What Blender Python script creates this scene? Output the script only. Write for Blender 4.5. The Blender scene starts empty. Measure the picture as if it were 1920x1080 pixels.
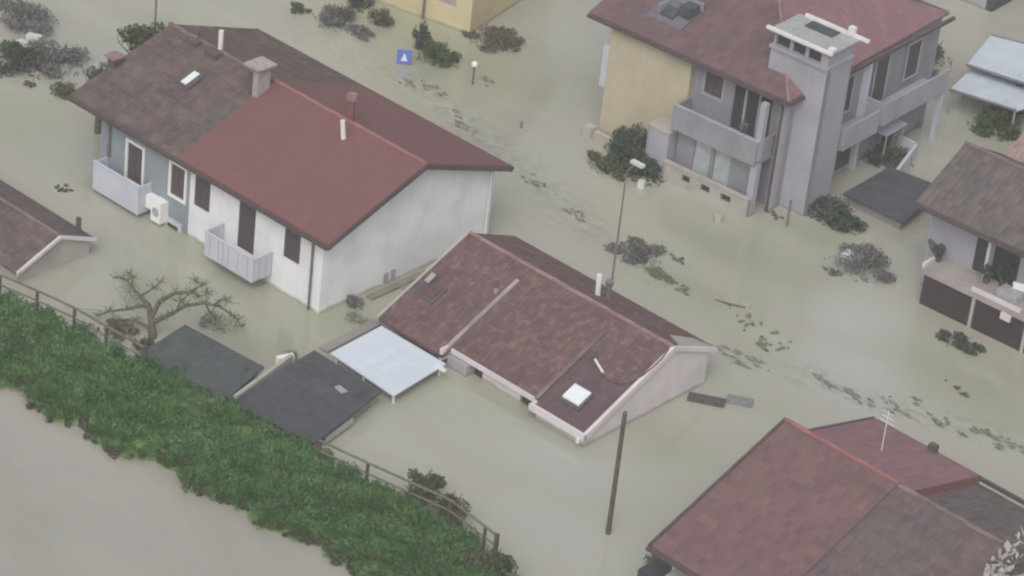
import bpy, math, random
import numpy as np
from mathutils import Matrix, Vector
random.seed(7)
rng = np.random.default_rng(11)
C = bpy.context.scene.collection
SC = bpy.context.scene
rad = math.radians

# ------------------------------------------------------------------ camera
FPX = 6000.0                       # focal length in photograph pixels (1920 wide)
YAW, PITCH, ROLL, DIST = rad(129.67), rad(30.69), rad(6.65), 121.1
def cam_axes():
    f = np.array([math.cos(PITCH)*math.cos(YAW), math.cos(PITCH)*math.sin(YAW), -math.sin(PITCH)])
    r = np.cross(f, [0, 0, 1]); r /= np.linalg.norm(r); u = np.cross(r, f)
    c, s = math.cos(ROLL), math.sin(ROLL)
    return c*r+s*u, -s*r+c*u, f
CR, CU, CF = cam_axes()
CP = -CF*DIST
cd = bpy.data.cameras.new('camera'); cam = bpy.data.objects.new('camera', cd); C.objects.link(cam)
cd.sensor_width = 36.0; cd.lens = 36.0*FPX/1920.0; cd.clip_start = 1.0; cd.clip_end = 5000.0
cam.matrix_world = Matrix(((CR[0], CU[0], -CF[0], CP[0]), (CR[1], CU[1], -CF[1], CP[1]), (CR[2], CU[2], -CF[2], CP[2]), (0, 0, 0, 1)))
cd.dof.use_dof = True; cd.dof.focus_distance = DIST-0.5; cd.dof.aperture_fstop = 0.9
SC.camera = cam

# ------------------------------------------------------------------ light: overcast, drizzle
SUN_EL, SUN_AZ = 49.0, 300.0       # azimuth measured as direction the light comes from, from +X counterclockwise
w = bpy.data.worlds.new('World'); SC.world = w; w.use_nodes = True
nt = w.node_tree; bg = nt.nodes['Background']
sky = nt.nodes.new('ShaderNodeTexSky'); sky.sky_type = 'NISHITA'; sky.sun_disc = False
sky.sun_elevation = rad(SUN_EL); sky.sun_rotation = rad(90-SUN_AZ)
sky.air_density = 1.2; sky.dust_density = 6.0; sky.ozone_density = 1.0
hs = nt.nodes.new('ShaderNodeHueSaturation'); hs.inputs['Saturation'].default_value = 0.30
nt.links.new(sky.outputs[0], hs.inputs['Color']); nt.links.new(hs.outputs[0], bg.inputs['Color'])
bg.inputs['Strength'].default_value = 0.146
sd = bpy.data.lights.new('sun', 'SUN'); sun = bpy.data.objects.new('sun', sd); C.objects.link(sun)
sd.energy = 0.5; sd.angle = rad(60); sd.color = (1.0, 0.965, 0.94)
sun.rotation_euler = (rad(90-SUN_EL), 0, rad(SUN_AZ+90))
SC.view_settings.view_transform = 'Standard'; SC.view_settings.look = 'None'
SC.view_settings.gamma = 1.0; SC.view_settings.exposure = 0.0
SC.render.film_transparent = False
SC.render.filter_size = 2.2
try: SC.cycles.filter_width = 2.2
except Exception: pass
SC.cycles.max_bounces = 6; SC.cycles.volume_bounces = 1; SC.cycles.use_denoising = True

# ------------------------------------------------------------------ helpers
def at(px, py, z=0.0):             # photograph pixel -> point at height z
    d = CF+CR*(px-960)/FPX-CU*(py-540)/FPX
    return CP+d*(z-CP[2])/d[2]
def aty(px, py, y):                # photograph pixel -> point on the vertical plane y
    d = CF+CR*(px-960)/FPX-CU*(py-540)/FPX
    return CP+d*(y-CP[1])/d[1]
def tag(o, label=None, cat=None, group=None, kind=None):
    if label: o['label'] = label
    if cat: o['category'] = cat
    if group: o['group'] = group
    if kind: o['kind'] = kind
    return o
def empty(name, loc=(0, 0, 0), rz=0.0, label=None, cat=None, group=None):
    o = bpy.data.objects.new(name, None); C.objects.link(o)
    o.location = loc; o.rotation_euler = (0, 0, rz); o.empty_display_size = 0.3
    return tag(o, label, cat, group)
class MB:
    def __init__(s): s.v = []; s.f = []; s.uv = []; s.sm = []
    def poly(s, pts, uv=None, smooth=False):
        n = len(s.v); s.v += [tuple(map(float, p)) for p in pts]; s.f.append(list(range(n, n+len(pts))))
        if uv is None:             # planar metres, u along the first horizontal edge
            p = [Vector(q) for q in pts]; nn = Vector((0, 0, 0))
            for i in range(len(p)): nn += (p[i]-p[0]).cross(p[(i+1) % len(p)]-p[0])
            if nn.length < 1e-9: nn = Vector((0, 0, 1))
            nn.normalize()
            ua = Vector((0, 0, 1)).cross(nn)
            if ua.length < 0.05: ua = Vector((1, 0, 0))
            ua.normalize(); va = nn.cross(ua)
            uv = [(q.dot(ua), q.dot(va)) for q in p]
        s.uv.append(uv); s.sm.append(smooth); return s
    def box(s, x0, x1, y0, y1, z0, z1):
        P = [(x0, y0, z0), (x1, y0, z0), (x1, y1, z0), (x0, y1, z0), (x0, y0, z1), (x1, y0, z1), (x1, y1, z1), (x0, y1, z1)]
        for q in ((0, 3, 2, 1), (4, 5, 6, 7), (0, 1, 5, 4), (1, 2, 6, 5), (2, 3, 7, 6), (3, 0, 4, 7)): s.poly([P[i] for i in q])
        return s
    def slab(s, top, t):           # top: list of points (ccw from above), thickness downwards
        bot = [(p[0], p[1], p[2]-t) for p in top]; n = len(top)
        s.poly(top); s.poly(bot[::-1])
        for i in range(n):
            j = (i+1) % n; s.poly([bot[i], bot[j], top[j], top[i]])
        return s
    def prism_x(s, prof, x0, x1):  # prof: (y,z) ccw seen from +x
        a = [(x1, y, z) for y, z in prof]; b = [(x0, y, z) for y, z in prof]; n = len(prof)
        s.poly(a); s.poly(b[::-1])
        for i in range(n):
            j = (i+1) % n; s.poly([a[i], b[i], b[j], a[j]])
        return s
    def tube(s, pts, r, n=8, cap=True, smooth=True):
        P = [Vector(map(float, p)) for p in pts]
        R = [r]*len(P) if not hasattr(r, '__len__') else list(r)
        rings = []
        for i, p in enumerate(P):
            d = (P[min(i+1, len(P)-1)]-P[max(i-1, 0)]).normalized()
            a = d.cross(Vector((0, 0, 1)))
            if a.length < 0.05: a = d.cross(Vector((1, 0, 0)))
            a.normalize(); b = d.cross(a)
            rings.append([p+(a*math.cos(2*math.pi*k/n)+b*math.sin(2*math.pi*k/n))*R[i] for k in range(n)])
        for i in range(len(P)-1):
            for k in range(n):
                l = (k+1) % n; s.poly([rings[i][k], rings[i+1][k], rings[i+1][l], rings[i][l]], smooth=smooth)
        if cap: s.poly(rings[0]); s.poly(rings[-1][::-1])
        return s
    def obj_box(s, c, ux, uy, hx, hy, z0, z1):   # rotated box
        c = Vector((c[0], c[1], 0)); ux = Vector(ux).normalized(); uy = Vector(uy).normalized()
        P = [c+ux*a*hx+uy*b*hy+Vector((0, 0, z)) for z in (z0, z1) for a, b in ((-1, -1), (1, -1), (1, 1), (-1, 1))]
        for q in ((0, 3, 2, 1), (4, 5, 6, 7), (0, 1, 5, 4), (1, 2, 6, 5), (2, 3, 7, 6), (3, 0, 4, 7)): s.poly([P[i] for i in q])
        return s
    def facade(s, y, x0, x1, z0, z1, holes, depth=0.12, flip=False):   # wall skin facing -y, with real openings
        xs = sorted({x0, x1, *[h[0] for h in holes], *[h[1] for h in holes]})
        zs = sorted({z0, z1, *[h[2] for h in holes], *[h[3] for h in holes]})
        for i in range(len(xs)-1):
            for k in range(len(zs)-1):
                cx, cz = (xs[i]+xs[i+1])/2, (zs[k]+zs[k+1])/2
                if any(h[0] < cx < h[1] and h[2] < cz < h[3] for h in holes): continue
                s.poly([(xs[i], y, zs[k]), (xs[i+1], y, zs[k]), (xs[i+1], y, zs[k+1]), (xs[i], y, zs[k+1])])
        for a, b, c, d in holes:
            s.poly([(a, y, c), (a, y, d), (a, y+depth, d), (a, y+depth, c)]); s.poly([(b, y, d), (b, y, c), (b, y+depth, c), (b, y+depth, d)])
            s.poly([(a, y, d), (b, y, d), (b, y+depth, d), (a, y+depth, d)]); s.poly([(b, y, c), (a, y, c), (a, y+depth, c), (b, y+depth, c)])
        s.poly([(x0, y, z1), (x1, y, z1), (x1, y+depth, z1), (x0, y+depth, z1)])
        s.poly([(x1, y, z0), (x1, y+depth, z0), (x1, y+depth, z1), (x1, y, z1)]); s.poly([(x0, y+depth, z0), (x0, y, z0), (x0, y, z1), (x0, y+depth, z1)])
        return s
    def build(s, name, mat, parent=None, bevel=0.0):
        me = bpy.data.meshes.new(name); me.from_pydata(s.v, [], s.f)
        ul = me.uv_layers.new(name='UVMap'); flat = [c for f in s.uv for q in f for c in q]
        ul.data.foreach_set('uv', flat); me.polygons.foreach_set('use_smooth', s.sm)
        me.materials.append(mat); me.update()
        o = bpy.data.objects.new(name, me); C.objects.link(o)
        if parent: o.parent = parent
        if bevel:
            m = o.modifiers.new('bevel', 'BEVEL'); m.width = bevel; m.segments = 2
        return o

# ------------------------------------------------------------------ materials
def base_mat(name, rough=0.8, spec=0.3):
    m = bpy.data.materials.new(name); m.use_nodes = True; n = m.node_tree.nodes
    b = n['Principled BSDF']; b.inputs['Roughness'].default_value = rough
    b.inputs['Specular IOR Level'].default_value = spec
    return m, m.node_tree, b
def node(nt, t, **kw):
    n = nt.nodes.new(t)
    for k, v in kw.items():
        if k in n.inputs: n.inputs[k].default_value = v
        else: setattr(n, k, v)
    return n
def ramp(nt, fac, stops):
    r = nt.nodes.new('ShaderNodeValToRGB'); e = r.color_ramp.elements
    e[0].position, e[0].color = stops[0][0], (*stops[0][1], 1)
    e[1].position, e[1].color = stops[-1][0], (*stops[-1][1], 1)
    for p, c in stops[1:-1]: x = e.new(p); x.color = (*c, 1)
    nt.links.new(fac, r.inputs[0]); return r.outputs[0]
def mix(nt, fac, a, b, mode='MIX'):
    m = nt.nodes.new('ShaderNodeMix'); m.data_type = 'RGBA'; m.blend_type = mode
    for i, v in ((0, fac), (6, a), (7, b)):
        if hasattr(v, 'links'): nt.links.new(v, m.inputs[i])
        elif i == 0: m.inputs[0].default_value = v
        else: m.inputs[i].default_value = (*v, 1) if len(v) == 3 else v
    return m.outputs[2]
def mathn(nt, op, a, b=None):
    m = nt.nodes.new('ShaderNodeMath'); m.operation = op
    for i, v in ((0, a), (1, b)):
        if v is None: continue
        if hasattr(v, 'links'): nt.links.new(v, m.inputs[i])
        else: m.inputs[i].default_value = v
    return m.outputs[0]
def worldpos(nt): return nt.nodes.new('ShaderNodeNewGeometry').outputs['Position']
def noise(nt, vec, scale, detail=4, rough=0.55, dist=0.0):
    n = node(nt, 'ShaderNodeTexNoise', Scale=scale, Detail=detail, Roughness=rough, Distortion=dist)
    nt.links.new(vec, n.inputs['Vector']); return n.outputs[0]
def vscale(nt, vec, s, rot=(0, 0, 0)):
    m = nt.nodes.new('ShaderNodeMapping'); m.inputs['Scale'].default_value = s; m.inputs['Rotation'].default_value = rot
    nt.links.new(vec, m.inputs['Vector']); return m.outputs[0]
def plaster(name, col, dirt=0.12, rough=0.9, tide=None):
    m, nt, b = base_mat(name, rough); p = worldpos(nt)
    d = tuple(c*(1-dirt*2.2) for c in col); l = tuple(min(1, c*(1+dirt*0.4)) for c in col)
    c = ramp(nt, noise(nt, p, 0.7, 6, 0.6), [(0.3, d), (0.55, col), (0.8, l)])
    st = noise(nt, vscale(nt, p, (2.6, 2.6, 0.35)), 1.0, 5, 0.6)       # rain streaks running down
    c = mix(nt, mathn(nt, 'MULTIPLY', ramp(nt, st, [(0.5, (0, 0, 0)), (0.75, (1, 1, 1))]), dirt*2.5), c, tuple(x*0.66 for x in col))
    if tide:                       # silt line left by the flood
        sp = nt.nodes.new('ShaderNodeSeparateXYZ'); nt.links.new(p, sp.inputs[0])
        h = mathn(nt, 'ADD', sp.outputs[2], mathn(nt, 'MULTIPLY', noise(nt, p, 1.7, 3), 0.25))
        f = ramp(nt, h, [(0.16, (1, 1, 1)), (0.30, (0, 0, 0))])
        c = mix(nt, mathn(nt, 'MULTIPLY', f, 0.7), c, tide)
    nt.links.new(c, b.inputs['Base Color'])
    bp = node(nt, 'ShaderNodeBump', Strength=0.25, Distance=0.02); nt.links.new(noise(nt, p, 9, 4), bp.inputs['Height']); nt.links.new(bp.outputs[0], b.inputs['Normal'])
    return m
def plain(name, col, rough=0.7, var=0.12, scale=2.5, metal=0.0, spec=0.3):
    m, nt, b = base_mat(name, rough, spec); p = worldpos(nt)
    c = ramp(nt, noise(nt, p, scale, 4), [(0.3, tuple(x*(1-var) for x in col)), (0.7, tuple(min(1, x*(1+var)) for x in col))])
    nt.links.new(c, b.inputs['Base Color']); b.inputs['Metallic'].default_value = metal
    return m
def tiles(name, cols, stain, stain_amt, tile=(0.24, 0.36), bump=0.5, pervar=0.5, moss=None, rowvar=0.0, patch=0.5, rough=0.75, seed=0.0, lich=None):
    """clay tiles: UV in metres; per-tile colour, rows, stains and moss belong to the roof itself"""
    m, nt, b = base_mat(name, rough, 0.35)
    uv = nt.nodes.new('ShaderNodeTexCoord').outputs['UV']
    br = nt.nodes.new('ShaderNodeTexBrick'); nt.links.new(uv, br.inputs['Vector'])
    br.offset = 0.0; br.inputs['Scale'].default_value = 1.0; br.inputs['Mortar Size'].default_value = 0.0
    br.inputs['Brick Width'].default_value = tile[0]; br.inputs['Row Height'].default_value = tile[1]
    br.inputs['Color1'].default_value = (0, 0, 0, 1); br.inputs['Color2'].default_value = (1, 1, 1, 1)
    p = worldpos(nt)
    off = nt.nodes.new('ShaderNodeVectorMath'); off.operation = 'ADD'; nt.links.new(p, off.inputs[0]); off.inputs[1].default_value = (seed, seed*0.7, 0); p = off.outputs[0]
    n1 = noise(nt, p, 0.9, 5, 0.6)
    big = ramp(nt, n1, [(0.28, cols[0]), (0.5, cols[1]), (0.72, cols[2])])
    per = nt.nodes.new('ShaderNodeRGBToBW'); nt.links.new(br.outputs[0], per.inputs[0])
    t = mathn(nt, 'ADD', 1-pervar*0.5, mathn(nt, 'MULTIPLY', per.outputs[0], pervar))
    if rowvar:
        rn = noise(nt, vscale(nt, uv, (0.55, 2.78, 1)), 1.0, 3, 0.7)
        t = mathn(nt, 'MULTIPLY', t, mathn(nt, 'ADD', 1-rowvar*0.5, mathn(nt, 'MULTIPLY', rn, rowvar)))
    tc = nt.nodes.new('ShaderNodeCombineColor')
    for i in range(3): nt.links.new(t, tc.inputs[i])
    c = mix(nt, 1.0, big, tc.outputs[0], 'MULTIPLY')
    sn = ramp(nt, noise(nt, p, 2.6, 6, 0.7), [(0.45, (0, 0, 0)), (0.68, (1, 1, 1))])
    c = mix(nt, mathn(nt, 'MULTIPLY', sn, stain_amt), c, stain)
    if moss:
        mm = ramp(nt, noise(nt, p, 0.55, 5, 0.65, 0.6), [(0.52, (0, 0, 0)), (0.68, (1, 1, 1))])
        c = mix(nt, mathn(nt, 'MULTIPLY', mm, moss[1]), c, moss[0])
    if lich:
        lm = ramp(nt, noise(nt, p, 3.2, 5, 0.68), [(0.52, (0, 0, 0)), (0.72, (1, 1, 1))])
        c = mix(nt, mathn(nt, 'MULTIPLY', lm, lich[1]), c, lich[0])
    nt.links.new(c, b.inputs['Base Color'])
    su = nt.nodes.new('ShaderNodeSeparateXYZ'); nt.links.new(uv, su.inputs[0])
    wv = mathn(nt, 'ABSOLUTE', mathn(nt, 'SINE', mathn(nt, 'MULTIPLY', su.outputs[0], math.pi/tile[0])))
    fr = mathn(nt, 'FRACT', mathn(nt, 'DIVIDE', su.outputs[1], tile[1]))
    h = mathn(nt, 'ADD', mathn(nt, 'MULTIPLY', wv, 0.7), mathn(nt, 'MULTIPLY', mathn(nt, 'SUBTRACT', 1.0, fr), 0.45))
    h = mathn(nt, 'ADD', h, mathn(nt, 'MULTIPLY', noise(nt, p, 7, 3), 0.5))
    bp = node(nt, 'ShaderNodeBump', Strength=bump, Distance=0.05); nt.links.new(h, bp.inputs['Height']); nt.links.new(bp.outputs[0], b.inputs['Normal'])
    return m
def leafmat(name, dark, mid, light, scale=1.3, fine=0.4, dry=None):
    m, nt, b = base_mat(name, 0.65, 0.25); p = worldpos(nt)
    n = mathn(nt, 'ADD', mathn(nt, 'MULTIPLY', noise(nt, p, scale, 4, 0.6), 1-fine), mathn(nt, 'MULTIPLY', noise(nt, p, 6.0, 2), fine))
    c = ramp(nt, n, [(0.36, dark), (0.5, mid), (0.63, light)])
    if dry: c = mix(nt, ramp(nt, noise(nt, p, 0.7, 5, 0.65, 0.5), [(0.50, (0, 0, 0)), (0.68, (.75, .75, .75))]), c, dry)
    nt.links.new(c, b.inputs['Base Color'])
    tl = nt.nodes.new('ShaderNodeBsdfTranslucent'); nt.links.new(c, tl.inputs['Color'])
    ms = nt.nodes.new('ShaderNodeMixShader'); ms.inputs[0].default_value = 0.4
    nt.links.new(b.outputs[0], ms.inputs[1]); nt.links.new(tl.outputs[0], ms.inputs[2]); nt.links.new(ms.outputs[0], nt.nodes['Material Output'].inputs['Surface'])
    return m
def water_mat(name, col, attr=True):
    m, nt, b = base_mat(name, 0.09, 0.55); p = worldpos(nt)
    flow = vscale(nt, p, (0.35, 1.0, 1.0), (0, 0, rad(12)))
    n = noise(nt, flow, 0.16, 6, 0.6, 1.2)
    c = ramp(nt, n, [(0.30, (col[0]*.88, col[1]*.885, col[2]*.85)), (0.5, col), (0.70, tuple(x*1.10 for x in col))])
    n2 = noise(nt, vscale(nt, p, (0.25, 1.2, 1.0), (0, 0, rad(12))), 0.5, 7, 0.7, 1.5)
    c = mix(nt, ramp(nt, n2, [(0.42, (0, 0, 0)), (0.66, (.55, .55, .55))]), c, (col[0]*1.04, col[1]*.92, col[2]*.96))
    hgt = mathn(nt, 'MULTIPLY', noise(nt, vscale(nt, p, (0.8, 1.6, 1), (0, 0, rad(12))), 2.2, 5, 0.6), 0.5)
    if attr:
        a = nt.nodes.new('ShaderNodeVertexColor'); a.layer_name = 'silt_and_reflections'
        s = nt.nodes.new('ShaderNodeSeparateColor'); nt.links.new(a.outputs[0], s.inputs[0])
        nn = noise(nt, p, 0.5, 5, 0.65, 0.8)
        f = mathn(nt, 'MULTIPLY', s.outputs[0], mathn(nt, 'ADD', 0.55, mathn(nt, 'MULTIPLY', nn, 0.9)))
        c = mix(nt, f, c, (col[0]*0.80, col[1]*0.83, col[2]*0.70))          # olive silt, plus greenish wall reflections painted into the colour
        c = mix(nt, s.outputs[2], c, (0.385, 0.40, 0.385))                  # paler grey water
        rp = ramp(nt, noise(nt, vscale(nt, p, (1.0, 2.0, 1), (0, 0, rad(10))), 1.5, 5, 0.7, 1.0), [(0.46, (0, 0, 0)), (0.64, (1, 1, 1))])
        c = mix(nt, mathn(nt, 'MULTIPLY', mathn(nt, 'MULTIPLY', s.outputs[1], rp), 0.75), c, (0.20, 0.215, 0.22))   # churned scum, with the dark tone of ripples painted in
        hgt = mathn(nt, 'ADD', hgt, mathn(nt, 'MULTIPLY', mathn(nt, 'MULTIPLY', s.outputs[1], noise(nt, p, 2.6, 5, 0.7)), 1.6))
    nt.links.new(c, b.inputs['Base Color'])
    bp = node(nt, 'ShaderNodeBump', Strength=0.18, Distance=0.05); nt.links.new(hgt, bp.inputs['Height']); nt.links.new(bp.outputs[0], b.inputs['Normal'])
    return m

SILT = (0.24, 0.22, 0.16)
M = dict(
 white=plaster('white_plaster', (0.74, 0.75, 0.77), 0.07, tide=SILT),
 blue=plaster('pale_blue_plaster', (0.25, 0.29, 0.32), 0.08, tide=SILT),
 yellow=plaster('cream_yellow_plaster', (0.45, 0.41, 0.30), 0.07, tide=SILT),
 yellow2=plaster('yellow_plaster', (0.56, 0.49, 0.31), 0.06, tide=SILT),
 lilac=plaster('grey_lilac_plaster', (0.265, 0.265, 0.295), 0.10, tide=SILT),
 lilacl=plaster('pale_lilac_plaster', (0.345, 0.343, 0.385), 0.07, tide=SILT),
 pink=plaster('pale_pink_plaster', (0.62, 0.575, 0.585), 0.06, tide=SILT),
 cream=plaster('pale_cream_stone', (0.40, 0.38, 0.35), 0.10),
 frame=plain('white_frame_paint', (0.78, 0.78, 0.78), 0.5, 0.04),
 panel=plaster('white_balcony_paint', (0.51, 0.53, 0.60), 0.07),
 shut=plain('brown_shutter', (0.085, 0.068, 0.07), 0.6, 0.15, 8),
 dark=plain('dark_opening', (0.045, 0.045, 0.05), 0.5, 0.2, 5),
 glass=plain('pale_curtain_glass', (0.42, 0.47, 0.49), 0.25, 0.12, 3, spec=0.5),
 skyl=plain('skylight_glass', (0.72, 0.76, 0.80), 0.15, 0.04, spec=0.6),
 gutter=plain('dark_brown_gutter', (0.09, 0.07, 0.07), 0.5, 0.2),
 pipe=plain('grey_brown_drainpipe', (0.17, 0.16, 0.165), 0.5, 0.15),
 metal=plain('galvanised_metal', (0.34, 0.35, 0.36), 0.45, 0.15, 4),
 wmetal=plain('white_painted_metal', (0.70, 0.68, 0.69), 0.5, 0.08),
 cream2=plain('weathered_white_paint', (0.56, 0.57, 0.56), 0.5, 0.08),
 railm=plain('weathered_olive_rail', (0.135, 0.135, 0.105), 0.8, 0.25, 4),
 stripm=plaster('pale_mortar_strip', (0.34, 0.29, 0.30), 0.15),
 dusk=plain('purple_grey_lead', (0.15, 0.13, 0.165), 0.7, 0.2),
 mud=plain('brown_silt', (0.24, 0.215, 0.175), 0.9, 0.2, 2),
 brick=plain('rendered_brick', (0.36, 0.315, 0.315), 0.9, 0.2, 6),
 soot=plain('sooty_brick', (0.10, 0.085, 0.085), 0.9, 0.25, 6),
 rust=plain('rusty_red_metal', (0.20, 0.085, 0.085), 0.8, 0.25, 8),
 wood=plain('weathered_wood', (0.10, 0.085, 0.065), 0.9, 0.3, 5),
 gwood=plain('grey_plank_wood', (0.20, 0.21, 0.21), 0.9, 0.2, 5),
 bark=plain('olive_brown_bark', (0.12, 0.115, 0.075), 0.9, 0.25, 5),
 sheet=tiles('white_roofing_sheet', [(0.56, 0.62, 0.70), (0.585, 0.645, 0.725), (0.60, 0.66, 0.74)], (0.50, 0.54, 0.58), 0.35, (0.33, 6.0), 0.16, 0.05, rough=0.45),
 bsheet=tiles('pale_blue_roofing_sheet', [(0.46, 0.52, 0.58), (0.50, 0.56, 0.62), (0.53, 0.59, 0.65)], (0.40, 0.44, 0.46), 0.35, (0.5, 6.0), 0.16, 0.06, rough=0.45),
 slate=tiles('dark_slate', [(0.050, 0.055, 0.064), (0.062, 0.067, 0.076), (0.075, 0.083, 0.090)], (0.085, 0.095, 0.095), 0.35, (0.30, 0.22), 0.35, 0.25, rough=0.8),
 slateg=tiles('mossy_slate', [(0.060, 0.068, 0.075), (0.075, 0.088, 0.090), (0.085, 0.105, 0.10)], (0.10, 0.11, 0.11), 0.35, (0.30, 0.22), 0.35, 0.25, ((0.07, 0.10, 0.07), 0.4), rough=0.8),
 red=tiles('new_red_tiles', [(0.158, 0.070, 0.074), (0.167, 0.075, 0.077), (0.176, 0.079, 0.081)], (0.155, 0.082, 0.084), 0.25, (0.24, 0.36), 0.14, 0.07),
 old=tiles('old_brown_tiles', [(0.080, 0.061, 0.059), (0.110, 0.078, 0.074), (0.133, 0.095, 0.090)], (0.075, 0.062, 0.068), 0.55, (0.24, 0.36), 0.4, 0.30, ((0.125, 0.115, 0.085), 0.55), 1.5, seed=3.0, lich=((0.21, 0.16, 0.155), 0.55)),
 mid=tiles('red_brown_tiles', [(0.101, 0.061, 0.066), (0.125, 0.069, 0.070), (0.144, 0.078, 0.078)], (0.100, 0.068, 0.076), 0.5, (0.22, 0.34), 0.35, 0.28, ((0.125, 0.10, 0.065), 0.45), 0.5, seed=9.0, lich=((0.27, 0.20, 0.20), 0.65)),
 midd=tiles('dark_purple_tiles', [(0.085, 0.054, 0.065), (0.106, 0.065, 0.073), (0.119, 0.071, 0.076)], (0.085, 0.060, 0.075), 0.4, (0.22, 0.34), 0.3, 0.22, None, 0.4, seed=15.0, lich=((0.21, 0.15, 0.165), 0.25)),
 brl=tiles('muted_red_tiles', [(0.130, 0.077, 0.081), (0.152, 0.084, 0.087), (0.173, 0.094, 0.096)], (0.14, 0.092, 0.094), 0.45, (0.24, 0.36), 0.22, 0.28, ((0.135, 0.11, 0.09), 0.4), 0.5, seed=21.0),
 brr=tiles('grey_brown_tiles', [(0.097, 0.076, 0.079), (0.118, 0.084, 0.087), (0.139, 0.092, 0.091)], (0.080, 0.068, 0.072), 0.55, (0.24, 0.36), 0.3, 0.30, ((0.12, 0.115, 0.09), 0.5), 0.6, seed=31.0, lich=((0.22, 0.17, 0.165), 0.4)),
 ur=tiles('purple_brown_tiles', [(0.113, 0.072, 0.083), (0.131, 0.081, 0.086), (0.153, 0.090, 0.094)], (0.11, 0.078, 0.082), 0.4, (0.26, 0.38), 0.2, 0.3, None, 0.3, seed=41.0),
 urr=tiles('dusty_red_tiles', [(0.20, 0.115, 0.13), (0.22, 0.12, 0.135), (0.24, 0.135, 0.145)], (0.18, 0.12, 0.13), 0.3, (0.26, 0.38), 0.4, 0.2, None, 0.2, seed=44.0),
 frr=tiles('weathered_grey_tiles', [(0.089, 0.076, 0.078), (0.111, 0.092, 0.089), (0.132, 0.102, 0.100)], (0.082, 0.072, 0.078), 0.5, (0.26, 0.38), 0.55, 0.45, ((0.13, 0.125, 0.10), 0.5), 0.4, seed=51.0, lich=((0.20, 0.175, 0.16), 0.4)),
 pkr=tiles('faded_pink_tiles', [(0.24, 0.17, 0.165), (0.29, 0.20, 0.195), (0.34, 0.25, 0.235)], (0.19, 0.14, 0.14), 0.5, (0.26, 0.38), 0.6, 0.4, None, 0.5, seed=61.0),
 ridge=tiles('pale_ridge_tiles', [(0.21, 0.13, 0.125), (0.25, 0.16, 0.155), (0.30, 0.21, 0.205)], (0.17, 0.11, 0.115), 0.4, (0.4, 0.4), 0.4, 0.5),
 ridger=tiles('red_ridge_tiles', [(0.235, 0.105, 0.105), (0.26, 0.115, 0.115), (0.28, 0.13, 0.128)], (0.23, 0.11, 0.11), 0.3, (0.4, 0.4), 0.3, 0.3),
 ridged=tiles('grey_ridge_tiles', [(0.13, 0.105, 0.10), (0.17, 0.13, 0.125), (0.21, 0.17, 0.16)], (0.10, 0.085, 0.085), 0.4, (0.4, 0.4), 0.4, 0.5),
 garage=plain('brown_garage_door', (0.050, 0.033, 0.040), 0.55, 0.12, 1.5),
 terr=plaster('terracotta_terrace', (0.36, 0.32, 0.31), 0.12),
 blues=plain('blue_sign_paint', (0.13, 0.19, 0.55), 0.4, 0.06),
 signw=plain('white_sign_paint', (0.72, 0.76, 0.85), 0.4, 0.03),
 grass=leafmat('bank_grass', (0.085, 0.195, 0.052), (0.115, 0.260, 0.072), (0.165, 0.320, 0.110), 0.9, 0.15, (0.165, 0.185, 0.095)),
 grassl=leafmat('light_green_leaves', (0.110, 0.215, 0.078), (0.150, 0.275, 0.105), (0.20, 0.33, 0.15), 0.9, 0.15, (0.19, 0.22, 0.12)),
 grassd=leafmat('deep_green_leaves', (0.070, 0.155, 0.052), (0.092, 0.195, 0.066), (0.12, 0.235, 0.09), 0.9, 0.15, (0.13, 0.145, 0.08)),
 bankear=plain('bank_earth', (0.12, 0.19, 0.075), 0.95, 0.3, 2),
 shrubo=leafmat('olive_shrub_leaves', (0.095, 0.115, 0.060), (0.125, 0.145, 0.078), (0.17, 0.18, 0.11), 1.6),
 shrubd=leafmat('dark_green_leaves', (0.065, 0.092, 0.068), (0.085, 0.118, 0.085), (0.12, 0.155, 0.11), 1.6),
 shrubg=leafmat('fresh_green_leaves', (0.075, 0.125, 0.060), (0.105, 0.160, 0.075), (0.15, 0.20, 0.11), 1.6),
 shrubr=leafmat('grey_brown_twigs', (0.19, 0.185, 0.185), (0.225, 0.22, 0.22), (0.265, 0.26, 0.255), 1.6),
 shrubb=leafmat('brown_twigs', (0.14, 0.122, 0.095), (0.175, 0.155, 0.125), (0.21, 0.19, 0.155), 1.6),
 weed=leafmat('drifting_weed', (0.34, 0.34, 0.29), (0.38, 0.38, 0.32), (0.42, 0.42, 0.36), 2.0),
 weedg=leafmat('drifting_green_weed', (0.25, 0.28, 0.195), (0.29, 0.32, 0.235), (0.34, 0.36, 0.28), 2.0),
)

# ------------------------------------------------------------------ water sheets (the flood and the river)
def water_sheet(name, x0, x1, y0, y1, step, mat, z=0.0, paint=None):
    xs = np.arange(x0, x1+step/2, step); ys = np.arange(y0, y1+step/2, step); nx, ny = len(xs), len(ys)
    X, Y = np.meshgrid(xs, ys); co = np.stack([X.ravel(), Y.ravel(), np.full(X.size, z)], 1)
    i = np.arange(nx*ny).reshape(ny, nx); f = np.stack([i[:-1, :-1], i[:-1, 1:], i[1:, 1:], i[1:, :-1]], -1).reshape(-1, 4)
    me = bpy.data.meshes.new(name); me.from_pydata(co.tolist(), [], f.tolist()); me.materials.append(mat)
    if paint is not None:
        col = paint(co[:, 0], co[:, 1]); a = me.color_attributes.new('silt_and_reflections', 'FLOAT_COLOR', 'POINT'); a.data.foreach_set('color', col.astype(np.float32).ravel())
    me.update(); o = bpy.data.objects.new(name, me); C.objects.link(o); o['kind'] = 'structure'; return o
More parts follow.
